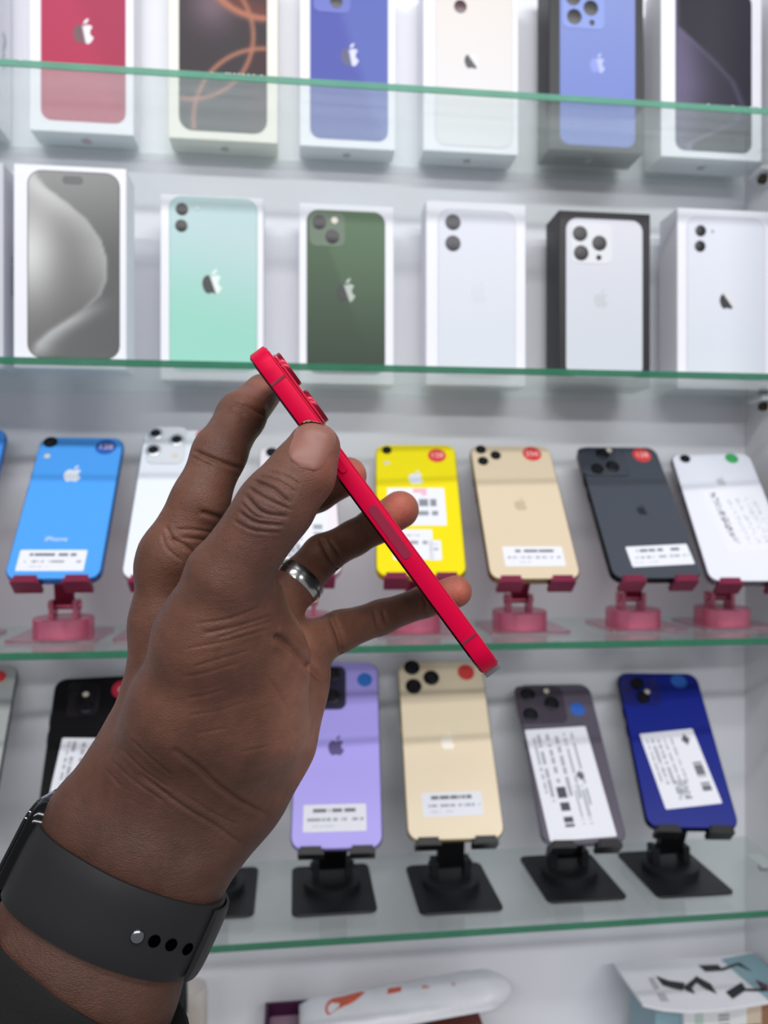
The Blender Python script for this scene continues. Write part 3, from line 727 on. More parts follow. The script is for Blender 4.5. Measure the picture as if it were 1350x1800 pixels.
stamp('printed_mark', [mloc(px, py) for px, py in ((682, 1737), (706, 1736), (705, 1744), (681, 1746))], REDINK, ml, mbv)
stamp('printed_mark', [mloc(px, py) for px, py in ((742, 1731), (800, 1727), (800, 1732), (742, 1737))], mat('pale_red_print', (206, 160, 156), .5), ml, mbv)

# box of phone stands with a picture lid at the right
ZL = -0.4400
lid_px = ((1082, 1690), (1362, 1668), (1420, 1752), (1200, 1776), (1130, 1766))
A = at_Z(1130, 1764, ZL); B = at_Z(1420, 1752, ZL); Cc = at_Z(1086, 1684, ZL); D = at_Z(1330, 1676, ZL)
sx0 = at_Y(1202, 1790, .655).x; sx1 = min(at_Y(1400, 1790, .655).x, XR - .004)
org = ((sx0 + sx1) / 2, .685, zb)
sb = empty('stand_box', loc=org); tag(sb, 'white box with pictures of black phone stands at the lower right', 'box')
BOXW = mat('stand_box_white', (232, 232, 238), .45); TEAL = mat('stand_box_teal', (140, 172, 182), .45)
ztop = Z0 + ZL
def v_front(u, v):
    c = np.tile(np.array((224, 226, 226.)), (len(u), 1))
    c = mixc2(c, (186, 206, 196), (u > .10) & (u < .17)); c = mixc2(c, (150, 152, 158), (np.abs(u - .36) < .05) & (v < .95) & (np.sin(v * 160) > 0))
    c = mixc2(c, (150, 112, 84), (u > .62) & (u < .86) & (v > .55)); c = mixc2(c, (206, 190, 168), (u > .56) & (u < .70) & (v > .6))
    fr = (np.abs(u - .58) < .10) & (v > .5) & (v < .82); inn = (np.abs(u - .58) < .075) & (v < .79)
    c = mixc2(c, (60, 62, 68), fr & ~inn); c = mixc2(c, (240, 240, 244), fr & inn)
    return c
bw = sx1 - sx0
world_box('carton', sx0, sx1, .655, .712, zb, ztop - .004, BOXW, sb, org)
world_box('teal_side', sx0 - .024, sx0, .660, .712, zb, ztop - .004, TEAL, sb, org)
fa = art('front_print', bw, ztop - .004 - zb, .0008, v_front, sb, (0, 0, 0), 90, 90, PRINT, .0002)
fa.matrix_local = Matrix.Translation((0, .655 - org[1] - .0002, (ztop - .004 - zb) / 2)) @ Matrix.Rotation(math.pi / 2, 4, 'X')
# lid: a thin curved-edge sheet on top
outl = [(1078, 1690), (1100, 1722), (1130, 1763), (1165, 1771), (1210, 1775), (1262, 1772), (1310, 1765), (1352, 1758), (1385, 1752)]
front = [at_Z(px, py, ZL) for px, py in outl]
front = [Vector((min(p.x, XR - .002), p.y, 0)) for p in front]
back = [at_Z(px, py, ZL) for px, py in ((1385, 1668), (1268, 1680))]; back = [Vector((min(p.x, XR - .002), p.y, 0)) for p in back]
o2 = [(p.x - org[0], p.y - org[1]) for p in front + back]
lid = mk('picture_lid', *prism(o2, .003, ztop - .0035 - zb), BOXW, sb)
def on_lid(name, pts, m, lift=.0003):
    q = [at_Z(px, py, ZL) for px, py in pts]; q = [(min(p.x, XR - .003) - org[0], min(p.y, .734) - org[1]) for p in q]
    ar = sum(q[i][0] * q[(i + 1) % len(q)][1] - q[(i + 1) % len(q)][0] * q[i][1] for i in range(len(q)))
    if ar < 0: q = q[::-1]
    return mk(name, *prism(q, .0003, ztop - .0005 - zb + lift - .0001), m, lid)
INK = mat('print_black', (34, 38, 40), .45); GREYINK = mat('print_grey', (186, 186, 194), .5)
on_lid('teal_panel', [(1268, 1686), (1360, 1672), (1420, 1752), (1352, 1758), (1300, 1715)], TEAL)
for pts in ([(1153, 1716), (1176, 1724), (1204, 1728), (1200, 1741), (1186, 1738), (1165, 1732)], [(1200, 1736), (1218, 1722), (1224, 1728), (1216, 1737), (1222, 1747), (1208, 1742)], [(1218, 1722), (1224, 1716), (1250, 1730), (1260, 1747), (1240, 1738), (1225, 1728)],
            [(1228, 1697), (1262, 1696), (1272, 1706), (1240, 1708)], [(1268, 1702), (1292, 1694), (1300, 1692), (1322, 1708), (1308, 1702), (1296, 1697), (1272, 1706)],
            [(1276, 1744), (1304, 1727), (1312, 1740), (1288, 1756)], [(1308, 1738), (1345, 1738), (1345, 1743), (1310, 1742)]):
    on_lid('printed_stand', pts, INK, .0006)
on_lid('printed_stand', [(1328, 1722), (1350, 1732), (1352, 1744), (1338, 1740)], mat('print_plum', (84, 56, 72), .45), .0006)
for pts in ([(1140, 1719), (1148, 1719), (1160, 1737), (1152, 1740)], [(1155, 1746), (1168, 1745), (1176, 1760), (1163, 1760)]):
    on_lid('printed_wording', pts, GREYINK, .0006)

# clear jar and black bottle standing behind the wrist
xj = at_Y(334, 1790, .68)
jz = at_Y(334, 1746, .68).z
jr = 28 * .68 / F
jar = empty('clear_jar', loc=(xj.x, .69, zb)); tag(jar, 'clear plastic jar beside the wrist at the bottom edge', 'jar')
CLEARP = mat('clear_plastic', (232, 224, 216), .12, alpha=.45, var=0)
mk('wall', *lathe([(jr, 0), (jr, jz - zb - .006), (jr * .93, jz - zb), (jr * .88, jz - zb), (jr * .93, jz - zb - .007), (jr * .93, .003)], 36), CLEARP, jar, smooth=40)
mk('content', *lathe([(jr * .5, .004), (jr * .5, (jz - zb) * .86), (jr * .3, (jz - zb) * .88)], 24), mat('beige_content', (206, 190, 176), .6), jar, smooth=40)
xb = at_Y(306, 1790, .650); btop = at_Y(306, 1722, .650).z
br_ = 22 * .65 / F
bot = empty('black_bottle', loc=(xb.x, .652, zb)); tag(bot, 'small black bottle just right of the wrist in front of the clear jar', 'bottle')
capz = at_Y(306, 1783, .650).z
BLK = mat('black_plastic', (22, 22, 24), .35)
mk('cap', *lathe([(br_, capz - zb), (br_ * 1.02, capz - zb + .004), (br_, btop - zb - .003), (br_ * .9, btop - zb)], 32), BLK, bot, smooth=40)
mk('body', *lathe([(br_ * .8, 0), (br_ * .85, .004), (br_ * .85, capz - zb - .006), (br_ * .6, capz - zb)], 32), mat('bottle_white', (206, 200, 196), .3), bot, smooth=40)

# ------------------------------------------------------------------ the red phone in the hand
PZ = 0.275
PW, PH, PT = 0.0715, 0.1465, 0.0076
ax = Vector((445, 610)); bx_ = Vector((868, 1183))
dl = (bx_ - ax).normalized()                     # image direction, y down
mid = (ax + bx_) / 2
yv = cR * (-dl.x) + cU * dl.y                    # towards the phone's top
zv = cR * dl.y + cU * dl.x                       # out of the phone's back
xv = yv.cross(zv).normalized()
Mp = Matrix((xv, yv, zv)).transposed().to_4x4()
Mp.translation = at_depth(mid.x, mid.y, PZ) + cF * (PW / 2)
red = empty('red_smartphone', Mp); tag(red, 'red phone seen edge on, held between thumb and fingertips', 'phone')
RED = mat('red_aluminium', (212, 0, 60), .42, .1, spec=.15, var=.02); RED2 = mat('red_back_glass', (196, 20, 60), .1, coat=.8, var=.02); REDD = mat('dark_red_plastic', (128, 22, 50), .45, var=.03)
mk('frame', *slab(PW, PH, PT - .0012, .0112, .0005, 12, -(PT - .0012) / 2, 0, 0, 2), RED, red, smooth=25)
mk('back_glass', *slab(PW - .0012, PH - .0012, .0008, .0106, .0004, 12, PT / 2 - .0008), RED2, red, smooth=35)
mk('screen', *slab(PW - .0012, PH - .0012, .0008, .0106, .0004, 12, -PT / 2), BLACK_GLASS, red, smooth=35)
for s in (-1, 1):
    for q in (-1, 1):
        mk('antenna_line', *slab(.0003, .0011, PT - .0016, .0001, 0, 2, -(PT - .0016) / 2, s * (PW / 2 + .00002), q * (PH / 2 - .0158)), REDD, red)
Lpill = [hit(Mp @ Matrix.Rotation(math.pi / 2, 4, 'Y') @ Matrix.Translation((0, 0, -PW / 2)), px, py) for px, py in ((650, 890), (715, 984))]
yp = sum(p[1] for p in Lpill) / 2
Mpill = Matrix.Translation((-PW / 2, yp, 0)) @ Matrix.Rotation(-math.pi / 2, 4, 'Y')
mk('antenna_window', *slab(.0036, .0232, .0003, .0018, .0001, 8, -.0001), mat('antenna_red', (142, 22, 56), .4, var=.02), red, M=Mpill, smooth=40)
mk('side_button', *slab(.0030, .0190, .0006, .0014, .0002, 6), RED, red, M=Matrix.Translation((-PW / 2, yp + .036, 0)) @ Matrix.Rotation(-math.pi / 2, 4, 'Y'))
# camera
bc_y = PH / 2 - .0205
cb = mk('camera_bump', *slab(.030, .0325, .0013, .0085, .0006, 8, 0), RED2, red, smooth=35, loc=(-PW / 2 + .0195, bc_y, PT / 2 - .0001))
LR = mat('red_lens_ring', (150, 22, 48), .25, .6)
for (lx, ly) in ((-.0068, .0085), (-.0068, -.0085)):
    lo = mk('lens', *lathe([(.0072, .0010), (.0072, .0024), (.0069, .0028), (.0058, .0028), (.0055, .0022)], 32), [LR, LENS], cb, smooth=40, loc=(lx, ly, 0))
    for p in lo.data.polygons:
        if len(p.vertices) > 4: p.material_index = 1
disc('flash', .008, .003, .0032, .0003, mat('flash_lamp', (224, 216, 196), .3), cb, .0012)
mk('emblem', *logo_geo(.014), mat('emblem_red', (170, 30, 60), .2, .4, var=0), red, loc=(0, 0, PT / 2 + .0001))
mk('bottom_grey_tab', *slab(.014, .0035, PT * .86, .0004, .0002, 2, -PT * .43, -PW / 2 + .019, -PH / 2 - .0006), mat('grey_tab', (150, 146, 152), .35, .6, var=.1), red)  # small grey tab standing out past the bottom end

# ------------------------------------------------------------------ the hand, as one continuous surface
def P3(px, py, z):                      # camera space in millimetres: x right, y up, z away
    return np.array(((px - 675.0) / F * z, (900.0 - py) / F * z, z))
CONES = []
def chain(pts, k, flat_=None):
    for a, b in zip(pts[:-1], pts[1:]):
        CONES.append((P3(*a[:3]), P3(*b[:3]), a[3], b[3], k))
# forearm and wrist: radial and ulnar side and the middle
chain([(-130, 2200, 262, 22), (55, 1690, 280, 19), (172, 1438, 291, 16.5), (235, 1340, 297, 15)], 10)
chain([(30, 2260, 262, 22), (212, 1752, 280, 18), (322, 1508, 291, 17.5), (395, 1420, 303, 16)], 10)
chain([(-50, 2230, 262, 26), (140, 1715, 280, 21.5), (250, 1472, 289, 19), (300, 1370, 296, 18)], 10)
# metacarpals
chain([(235, 1340, 297, 15), (272, 1270, 300, 14.5), (288, 1190, 303, 12.5), (287, 1100, 303, 11.5), (291, 1000, 301, 11)], 9)
chain([(300, 1370, 300, 16), (345, 1180, 312, 13), (385, 1010, 318, 12.5)], 9)
chain([(360, 1390, 304, 16), (420, 1230, 320, 14), (468, 1082, 328, 12.3)], 9)
chain([(395, 1420, 303, 16), (432, 1376, 312, 15.5), (478, 1296, 320, 16), (514, 1205, 328, 12.5), (538, 1138, 334, 11)], 13)
# thumb metacarpal and ball of the thumb
chain([(258, 1380, 290, 16), (318, 1250, 281, 18), (365, 1120, 272, 17), (398, 1015, 264, 13.2)], 9)
chain([(330, 1370, 292, 16), (425, 1260, 298, 20), (445, 1160, 293, 17.5), (430, 1060, 279, 13)], 16)
# thumb
chain([(398, 1015, 264, 13.2), (440, 955, 262, 11.6), (474, 905, 261, 11.8), (492, 876, 262, 11.3)], 5)
chain([(486, 884, 262, 11.3), (522, 828, 264, 9.2), (544, 783, 266.5, 7.4)], 4)
chain([(500, 880, 262, 11.0), (538, 835, 264, 9.4), (560, 786, 266.5, 7.6)], 4)
# index
chain([(291, 1000, 301, 11.2), (300, 975, 300, 11.6), (352, 880, 302, 10.7), (386, 797, 310, 10.3), (424, 731, 326, 9.8), (462, 690, 352, 8.6)], 4)
# middle
chain([(385, 1010, 318, 12.5), (470, 900, 342, 9.6), (556, 866, 355.5, 8.8), (612, 836, 355.5, 8.6)], 3)
# ring finger
chain([(468, 1082, 328, 12.3), (524, 1024, 336, 10.0), (567, 975, 346, 8.9), (622, 946, 353, 7.9), (660, 924, 355.5, 8.2), (703, 896, 355.5, 8.8)], 3)
# little finger
chain([(538, 1138, 334, 11), (598, 1109, 343, 8.9), (670, 1085, 350, 7.6), (745, 1058, 355, 7.0), (801, 1040, 355, 7.5)], 3)

def build_field(h):
    pts = np.array([c[i] for c in CONES for i in (0, 1)])
    lo = pts.min(0) - 30; hi = pts.max(0) + 30
    lo[1] = max(lo[1], P3(0, 2080, 270)[1])
    n = np.ceil((hi - lo) / h).astype(int) + 1
    D = np.full(n, 50.0, np.float32)
    axs = [lo[i] + h * np.arange(n[i]) for i in range(3)]
    for (a, b, ra, rb, k) in CONES:
        pad = max(ra, rb) + 14
        s0 = np.clip(((np.minimum(a, b) - pad - lo) / h).astype(int), 0, n); s1 = np.clip(((np.maximum(a, b) + pad - lo) / h).astype(int) + 2, 0, n)
        if (s1 <= s0).any(): continue
        X = axs[0][s0[0]:s1[0], None, None].astype(np.float32); Y = axs[1][None, s0[1]:s1[1], None].astype(np.float32); Z = axs[2][None, None, s0[2]:s1[2]].astype(np.float32)
        ba = b - a; L2 = float(ba @ ba)
        t = np.clip(((X - a[0]) * ba[0] + (Y - a[1]) * ba[1] + (Z - a[2]) * ba[2]) / L2, 0, 1)
        d = np.sqrt((X - a[0] - t * ba[0]) ** 2 + (Y - a[1] - t * ba[1]) ** 2 + (Z - a[2] - t * ba[2]) ** 2) - (ra + t * (rb - ra))
        S = D[s0[0]:s1[0], s0[1]:s1[1], s0[2]:s1[2]]
        hh = np.maximum(k - np.abs(S - d), 0) / k
        S[...] = np.minimum(S, d) - hh * hh * (k * .25)
    return D, lo
def surface_nets(D, lo, h):
    s = D < 0
    c = [s[i:s.shape[0] - 1 + i, j:s.shape[1] - 1 + j, k:s.shape[2] - 1 + k] for i in (0, 1) for j in (0, 1) for k in (0, 1)]
    any_ = np.zeros_like(c[0]); all_ = np.ones_like(c[0])
    for q in c: any_ |= q; all_ &= q
    act = any_ & ~all_
    idx = np.argwhere(act); ids = np.full(act.shape, -1, np.int64); ids[act] = np.arange(len(idx))
    acc = np.zeros((len(idx), 3)); cnt = np.zeros(len(idx))
    cor = [(i, j, k) for i in (0, 1) for j in (0, 1) for k in (0, 1)]
    for a in range(8):
        for b in range(a + 1, 8):
            A = np.array(cor[a]); B = np.array(cor[b])
            if np.abs(A - B).sum() != 1: continue
            da = D[tuple((idx + A).T)].astype(float); db = D[tuple((idx + B).T)].astype(float)
            m = (da < 0) != (db < 0)
            t = np.where(m, da / np.where(m, da - db, 1), 0)
            acc[m] += (A + (B - A) * t[:, None])[m]; cnt[m] += 1
    V = lo + h * (idx + acc / cnt[:, None])
    Q = []
    for axn in range(3):
        sl0 = [slice(1, -1)] * 3; sl1 = [slice(1, -1)] * 3
        sl0[axn] = slice(0, -1); sl1[axn] = slice(1, None)
        a = s[tuple(sl0)]; b = s[tuple(sl1)]
        e = np.argwhere(a != b); off = np.ones(3, int); off[axn] = 0
        sg = a[tuple(e.T)]; e = e + off
        u = (axn + 1) % 3; v = (axn + 2) % 3
        du = np.zeros(3, int); dv = np.zeros(3, int); du[u] = 1; dv[v] = 1
        q = np.stack([ids[tuple((e - du - dv).T)], ids[tuple((e - dv).T)], ids[tuple(e.T)], ids[tuple((e - du).T)]], 1)
        q[~sg] = q[~sg][:, ::-1]
        Q.append(q)
    return V, np.concatenate(Q)
HV = 0.95
Df, lo_ = build_field(HV)
V, Q = surface_nets(Df, lo_, HV)
del Df
# one Catmull-Clark step for a fine smooth skin
tmp = bpy.data.meshes.new('tmp'); tmp.from_pydata(V.tolist(), [], Q.tolist()); tob = bpy.data.objects.new('tmp', tmp); COL.objects.link(tob)
ss = tob.modifiers.new('s', 'SUBSURF'); ss.levels = 1; ss.render_levels = 1
sm = tob.modifiers.new('m', 'SMOOTH'); sm.iterations = 4; sm.factor = .5
bpy.context.view_layer.update()
me = bpy.data.meshes.new_from_object(tob.evaluated_get(bpy.context.evaluated_depsgraph_get()))
bpy.data.objects.remove(tob); bpy.data.meshes.remove(tmp)
nv = len(me.vertices)
co = np.empty(nv * 3); me.vertices.foreach_get('co', co); co = co.reshape(-1, 3)
no = np.empty(nv * 3); me.vertex_normals.foreach_get('vector', no); no = no.reshape(-1, 3)
PXY = np.stack([675 + co[:, 0] / co[:, 2] * F, 900 - co[:, 1] / co[:, 2] * F], 1)
facing = -(no * co).sum(1) / np.linalg.norm(co, axis=1)
# skin creases: polyline in pixels, width (px), depth (mm), depth range of the finger they belong to
CREASE = [
    ([(404, 708), (440, 717), (466, 732)], 4, .7, 290, 370), ([(398, 716), (430, 728)], 4, .3, 290, 370),
    ([(342, 793), (386, 811), (424, 824)], 4, .8, 290, 330), ([(338, 803), (372, 820)], 3, .3, 290, 330),
    ([(352, 900), (380, 908), (404, 917)], 5, .8, 285, 320), ([(292, 925), (305, 950), (325, 968)], 3.5, .45, 280, 310), ([(300, 945), (330, 962), (352, 985)], 4, .6, 280, 320),
    ([(286, 940), (292, 962), (318, 985)], 3, .35, 280, 310), ([(310, 930), (350, 932), (390, 940)], 3, .3, 280, 310), ([(318, 945), (360, 950), (385, 962)], 3.5, .4, 280, 310),
    ([(447, 846), (480, 860), (508, 884)], 4, .75, 240, 280), ([(431, 871), (462, 901), (503, 908)], 4, .7, 240, 280), ([(420, 900), (450, 918), (498, 923)], 4, .6, 240, 280),
    ([(455, 838), (490, 846), (520, 866)], 3, .4, 240, 280), ([(437, 858), (470, 878), (512, 896)], 3, .5, 240, 280), ([(426, 886), (452, 908), (500, 915)], 3, .4, 240, 280),
    ([(412, 916), (445, 932), (492, 936)], 3, .35, 240, 280), ([(470, 828), (500, 836), (528, 852)], 2.5, .3, 240, 280),
    ([(357, 1114), (415, 1102), (476, 1083)], 4, .7, 240, 300), ([(380, 1122), (430, 1106), (478, 1092)], 3.5, .55, 240, 300), ([(330, 1140), (400, 1126), (470, 1106)], 3, .35, 240, 300),
    ([(345, 1096), (400, 1088), (455, 1068)], 3, .35, 240, 300), ([(340, 1172), (390, 1157), (440, 1143)], 3, .3, 240, 300), ([(331, 1227), (362, 1222), (394, 1213)], 3, .35, 240, 300),
    ([(320, 1190), (360, 1183), (420, 1165)], 3, .25, 240, 300), ([(330, 1258), (380, 1250), (430, 1235)], 3, .22, 240, 300), ([(345, 1290), (400, 1280)], 3, .22, 240, 300),
    ([(482, 1118), (502, 1128), (533, 1160), (572, 1202)], 7, 1.7, 239, 350), ([(580, 1082), (594, 1116), (602, 1152)], 5.5, 1.3, 300, 365),
    ([(656, 1072), (664, 1098), (672, 1122)], 3.5, .6, 330, 370), ([(672, 1072), (679, 1096)], 3.5, .5, 330, 370), ([(742, 1040), (748, 1060), (750, 1082)], 3, .4, 330, 370),
    ([(562, 945), (580, 980), (596, 1005)], 5, .9, 330, 360), ([(577, 948), (592, 968), (604, 995)], 4, .6, 330, 360),
    ([(307, 1318), (350, 1350), (382, 1380), (427, 1411), (471, 1433)], 5, .9, 240, 330), ([(249, 1362), (320, 1416), (378, 1451), (424, 1484)], 4, .7, 240, 330),
    ([(230, 1300), (262, 1330), (300, 1362)], 3, .35, 240, 330), ([(215, 1318), (250, 1352), (300, 1386)], 3, .35, 240, 330), ([(195, 1336), (235, 1372), (290, 1410)], 3, .3, 240, 330), ([(185, 1352), (215, 1385)], 3, .3, 240, 330),
    ([(330, 1400), (372, 1428), (420, 1450)], 3, .3, 240, 330), ([(470, 1190), (505, 1250), (515, 1320)], 5, .4, 240, 330), ([(425, 1322), (470, 1312)], 3, .3, 240, 330),
]
disp = np.zeros(nv)
for (pl, wd, dp, z0_, z1_) in CREASE:
    pts = np.array([(p.x, p.y) for p in catmull([(x, y, 0) for x, y in pl], 10)])
    m = (facing > .12) & (co[:, 2] > z0_) & (co[:, 2] < z1_) & (PXY[:, 0] > pts[:, 0].min() - 30) & (PXY[:, 0] < pts[:, 0].max() + 30) & (PXY[:, 1] > pts[:, 1].min() - 30) & (PXY[:, 1] < pts[:, 1].max() + 30)
    ii = np.where(m)[0]
    if not len(ii): continue
    best = np.full(len(ii), 1e9); tt = np.zeros(len(ii))
    for s_, (a, b) in enumerate(zip(pts[:-1], pts[1:])):
        ba = b - a; t = np.clip(((PXY[ii] - a) @ ba) / max(ba @ ba, 1e-9), 0, 1)
        d = np.linalg.norm(PXY[ii] - a - t[:, None] * ba, axis=1)
        c_ = d < best; best[c_] = d[c_]; tt[c_] = (s_ + t[c_]) / (len(pts) - 1)
    fade = np.clip(np.minimum(tt, 1 - tt) * 6 + .25, 0, 1)
    wd = wd * .8
    g = -np.exp(-(best / wd) ** 2) + .3 * np.exp(-((best - 2.6 * wd) / (1.5 * wd)) ** 2)
    dp_ = dp * (.66 if z0_ == 240 and pts[:, 1].min() > 950 else 1.05)
    disp[ii] += g * dp_ * fade
co2 = co + no * disp[:, None]
world = np.array(CAM)[None] + (np.outer(co2[:, 0], np.array(cR)) + np.outer(co2[:, 1], np.array(cU)) + np.outer(co2[:, 2], np.array(cF))) * .001
me.vertices.foreach_set('co', world.ravel()); me.flip_normals(); me.update()
me.polygons.foreach_set('use_smooth', [True] * len(me.polygons))
# natural pigment: paler palm, fingertips; darker back of the thumb; plus painted forearm shade
pig_shade = np.zeros((nv, 4), np.float32); pig_shade[:, 3] = 1
def blob(cx, cy, rx, ry, z0_=0, z1_=999):
    return np.exp(-(((PXY[:, 0] - cx) / rx) ** 2 + ((PXY[:, 1] - cy) / ry) ** 2)) * sstep(z0_ - 14, z0_ + 14, co[:, 2]) * sstep(z1_ + 12, z1_ - 12, co[:, 2])
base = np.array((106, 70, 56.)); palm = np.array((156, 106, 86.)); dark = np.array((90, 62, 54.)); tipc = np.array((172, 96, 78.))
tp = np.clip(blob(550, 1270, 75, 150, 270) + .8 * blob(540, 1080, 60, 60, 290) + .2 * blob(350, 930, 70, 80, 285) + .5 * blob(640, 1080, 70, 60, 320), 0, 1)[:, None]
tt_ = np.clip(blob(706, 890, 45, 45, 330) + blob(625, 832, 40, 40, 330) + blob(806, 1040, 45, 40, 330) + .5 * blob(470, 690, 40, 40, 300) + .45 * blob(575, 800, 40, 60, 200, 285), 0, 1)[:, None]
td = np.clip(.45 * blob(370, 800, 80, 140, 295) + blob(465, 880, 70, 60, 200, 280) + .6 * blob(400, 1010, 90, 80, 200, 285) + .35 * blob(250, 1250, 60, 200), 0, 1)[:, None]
forearm_shade = sstep(1230, 1480, PXY[:, 1])[:, None]
base = base[None] * (1 - forearm_shade) + np.array((80, 53, 43.)) * forearm_shade       # weaker light on the lower arm painted in as darker skin
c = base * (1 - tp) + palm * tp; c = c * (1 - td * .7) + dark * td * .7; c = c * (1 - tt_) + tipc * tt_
pig_shade[:, :3] = s2l(np.clip(c, 0, 255))
ca = me.color_attributes.new('Col', 'FLOAT_COLOR', 'POINT'); ca.data.foreach_set('color', pig_shade.ravel())

def skin_mat():
    m = bpy.data.materials.new('dark_brown_skin'); m.use_nodes = True
    nt = m.node_tree; b = nt.nodes['Principled BSDF']
    a = nt.nodes.new('ShaderNodeAttribute'); a.attribute_name = 'Col'
    tc = nt.nodes.new('ShaderNodeTexCoord')
    n1 = nt.nodes.new('ShaderNodeTexNoise'); n1.inputs['Scale'].default_value = 130; n1.inputs['Detail'].default_value = 6
    nt.links.new(tc.outputs['Object'], n1.inputs['Vector'])
    mr = nt.nodes.new('ShaderNodeMapRange'); mr.inputs['From Min'].default_value = .3; mr.inputs['From Max'].default_value = .7; mr.inputs['To Min'].default_value = .84; mr.inputs['To Max'].default_value = 1.16
    nt.links.new(n1.outputs['Fac'], mr.inputs['Value'])
    mx = nt.nodes.new('ShaderNodeMix'); mx.data_type = 'RGBA'; mx.blend_type = 'MULTIPLY'; mx.inputs[0].default_value = 1
    nt.links.new(a.outputs['Color'], mx.inputs[6]); nt.links.new(mr.outputs[0], mx.inputs[7]); nt.links.new(mx.outputs[2], b.inputs['Base Color'])
    b.inputs['Roughness'].default_value = .5; b.inputs['Specular IOR Level'].default_value = .3
    b.inputs['Subsurface Weight'].default_value = .12; b.inputs['Subsurface Radius'].default_value = (1, .35, .2); b.inputs['Subsurface Scale'].default_value = .0016
    # fine skin relief: cells plus fine lines across the limb
    vo = nt.nodes.new('ShaderNodeTexVoronoi'); vo.feature = 'DISTANCE_TO_EDGE'; vo.inputs['Scale'].default_value = 1100
    mp = nt.nodes.new('ShaderNodeMapping'); mp.inputs['Rotation'].default_value = (0, math.radians(-25), 0); mp.inputs['Scale'].default_value = (.55, 1, 1.5)
    nt.links.new(tc.outputs['Object'], mp.inputs[0]); nt.links.new(mp.outputs[0], vo.inputs['Vector'])
    n2 = nt.nodes.new('ShaderNodeTexNoise'); n2.inputs['Scale'].default_value = 420; n2.inputs['Detail'].default_value = 5; nt.links.new(mp.outputs[0], n2.inputs['Vector'])
    ad = nt.nodes.new('ShaderNodeMath'); ad.operation = 'MULTIPLY_ADD'; ad.inputs[1].default_value = 1.2
    nt.links.new(vo.outputs['Distance'], ad.inputs[0]); nt.links.new(n2.outputs['Fac'], ad.inputs[2])
    bp = nt.nodes.new('ShaderNodeBump'); bp.inputs['Strength'].default_value = .4; bp.inputs['Distance'].default_value = .0005
    nt.links.new(ad.outputs[0], bp.inputs['Height']); nt.links.new(bp.outputs[0], b.inputs['Normal'])
    return m
me.name = 'person'
while me.materials: me.materials.pop()
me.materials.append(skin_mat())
person = bpy.data.objects.new('person', me); COL.objects.link(person)
tag(person, 'left hand and forearm of a person in a black sleeve holding up the red phone', 'person')

# thumb nail, draped on the thumb
faces_v = [tuple(p.vertices) for p in me.polygons]
hb = BVHTree.FromPolygons([Vector(v) for v in world], faces_v)
def on_skin(px, py):
    d = ray(px, py).normalized(); h_, n_, _, _ = hb.ray_cast(CAM, d)
    return h_, n_
def nail(name, cx, cy, dirx, diry, hw, hl, m):
    dv = Vector((dirx, diry)).normalized(); sv = Vector((-dv.y, dv.x))
    nu, nvv = 18, 20; V = []; top = []
    for j in range(nvv + 1):
        v = -1 + 2 * j / nvv
        for i in range(nu + 1):
            u = -1 + 2 * i / nu
            e = 3.0
            half = (1 - abs(v) ** e) ** (1 / e) if abs(v) < 1 else 0.0
            w_ = hw * max(half, .02) * (1 if v > 0 else .94)
            p = Vector((cx, cy)) + dv * (v * hl) + sv * (u * w_)
            h_, n_ = on_skin(p.x, p.y)
            if h_ is None: h_ = at_depth(p.x, p.y, .262); n_ = -cF
            edge = max(abs(u), abs(v)) ** 6
            top.append(h_ + n_ * (.00055 * (1 - edge) + .00012) )
    n = nu + 1; N = len(top)
    V = top + [p + cF * .0006 for p in top]
    Fc = []
    for j in range(nvv):
        for i in range(nu):
            a = j * n + i; q = (a, a + 1, a + n + 1, a + n); Fc.append(q); Fc.append(tuple(N + k for k in q[::-1]))
    o = mk(name, V, Fc, m, person, smooth=80)
    return o
NAIL = mat('thumb_nail', (140, 94, 82), .42, var=.08)
nl = nail('thumb_nail', 548, 783, .42, -.90, 37, 43, NAIL)

# ------------------------------------------------------------------ worn things: ring, watch, sleeve
def flipf(Fc): return [tuple(q[::-1]) for q in Fc]
def cam2w(p):
    return CAM + (cR * p[0] + cU * p[1] + cF * p[2]) * .001
a = Vector(P3(500, 1052, 333)); b = Vector(P3(552, 992, 342))
axd = (b - a).normalized(); cc = Vector(P3(525.5, 1023, 336.4))
xd = Vector((0, 0, 1)).cross(axd).normalized(); yd = axd.cross(xd)
def torus_band(c0, xd, yd, ad, fr, width, thick, seg=64, crown=.25, a0=0, a1=2 * math.pi, nw=6, wfun=None):
    """band around an ellipse; fr(angle) -> radius (mm); returns world verts and faces"""
    closed = abs(a1 - a0 - 2 * math.pi) < 1e-6
    n = seg if closed else seg + 1
    sec = []
    for k in range(nw + 1): sec.append((-.5 + k / nw, 1))
    for k in range(nw, -1, -1): sec.append((-.5 + k / nw, 0))
    V = []
    for i in range(n):
        t = a0 + (a1 - a0) * i / seg
        r = fr(t); wd = width if wfun is None else wfun(t)
        for (s, o) in sec:
            rad = r + (thick * (1 - crown * (2 * s) ** 4) if o else 0)
            p = c0 + xd * (math.cos(t) * rad) + yd * (math.sin(t) * rad) + ad * (s * wd)
            V.append(p)
    m_ = len(sec); Fc = []
    for i in range(seg):
        j = (i + 1) % n
        for k in range(m_):
            l = (k + 1) % m_
            Fc.append((i * m_ + k, i * m_ + l, j * m_ + l, j * m_ + k))
    if not closed:
        Fc.append(tuple(range(m_))); Fc.append(tuple((n - 1) * m_ + k for k in range(m_ - 1, -1, -1)))
    return V, Fc
SILVER = mat('brushed_silver', (200, 200, 200), .22, 1.0, var=.06)
V, Fc = torus_band(cc, xd, yd, axd, lambda t: 10.0, 6.6, 1.4, 64, .25)
rg = empty('finger_ring', loc=cam2w(cc)); tag(rg, 'plain silver ring on the ring finger', 'ring')
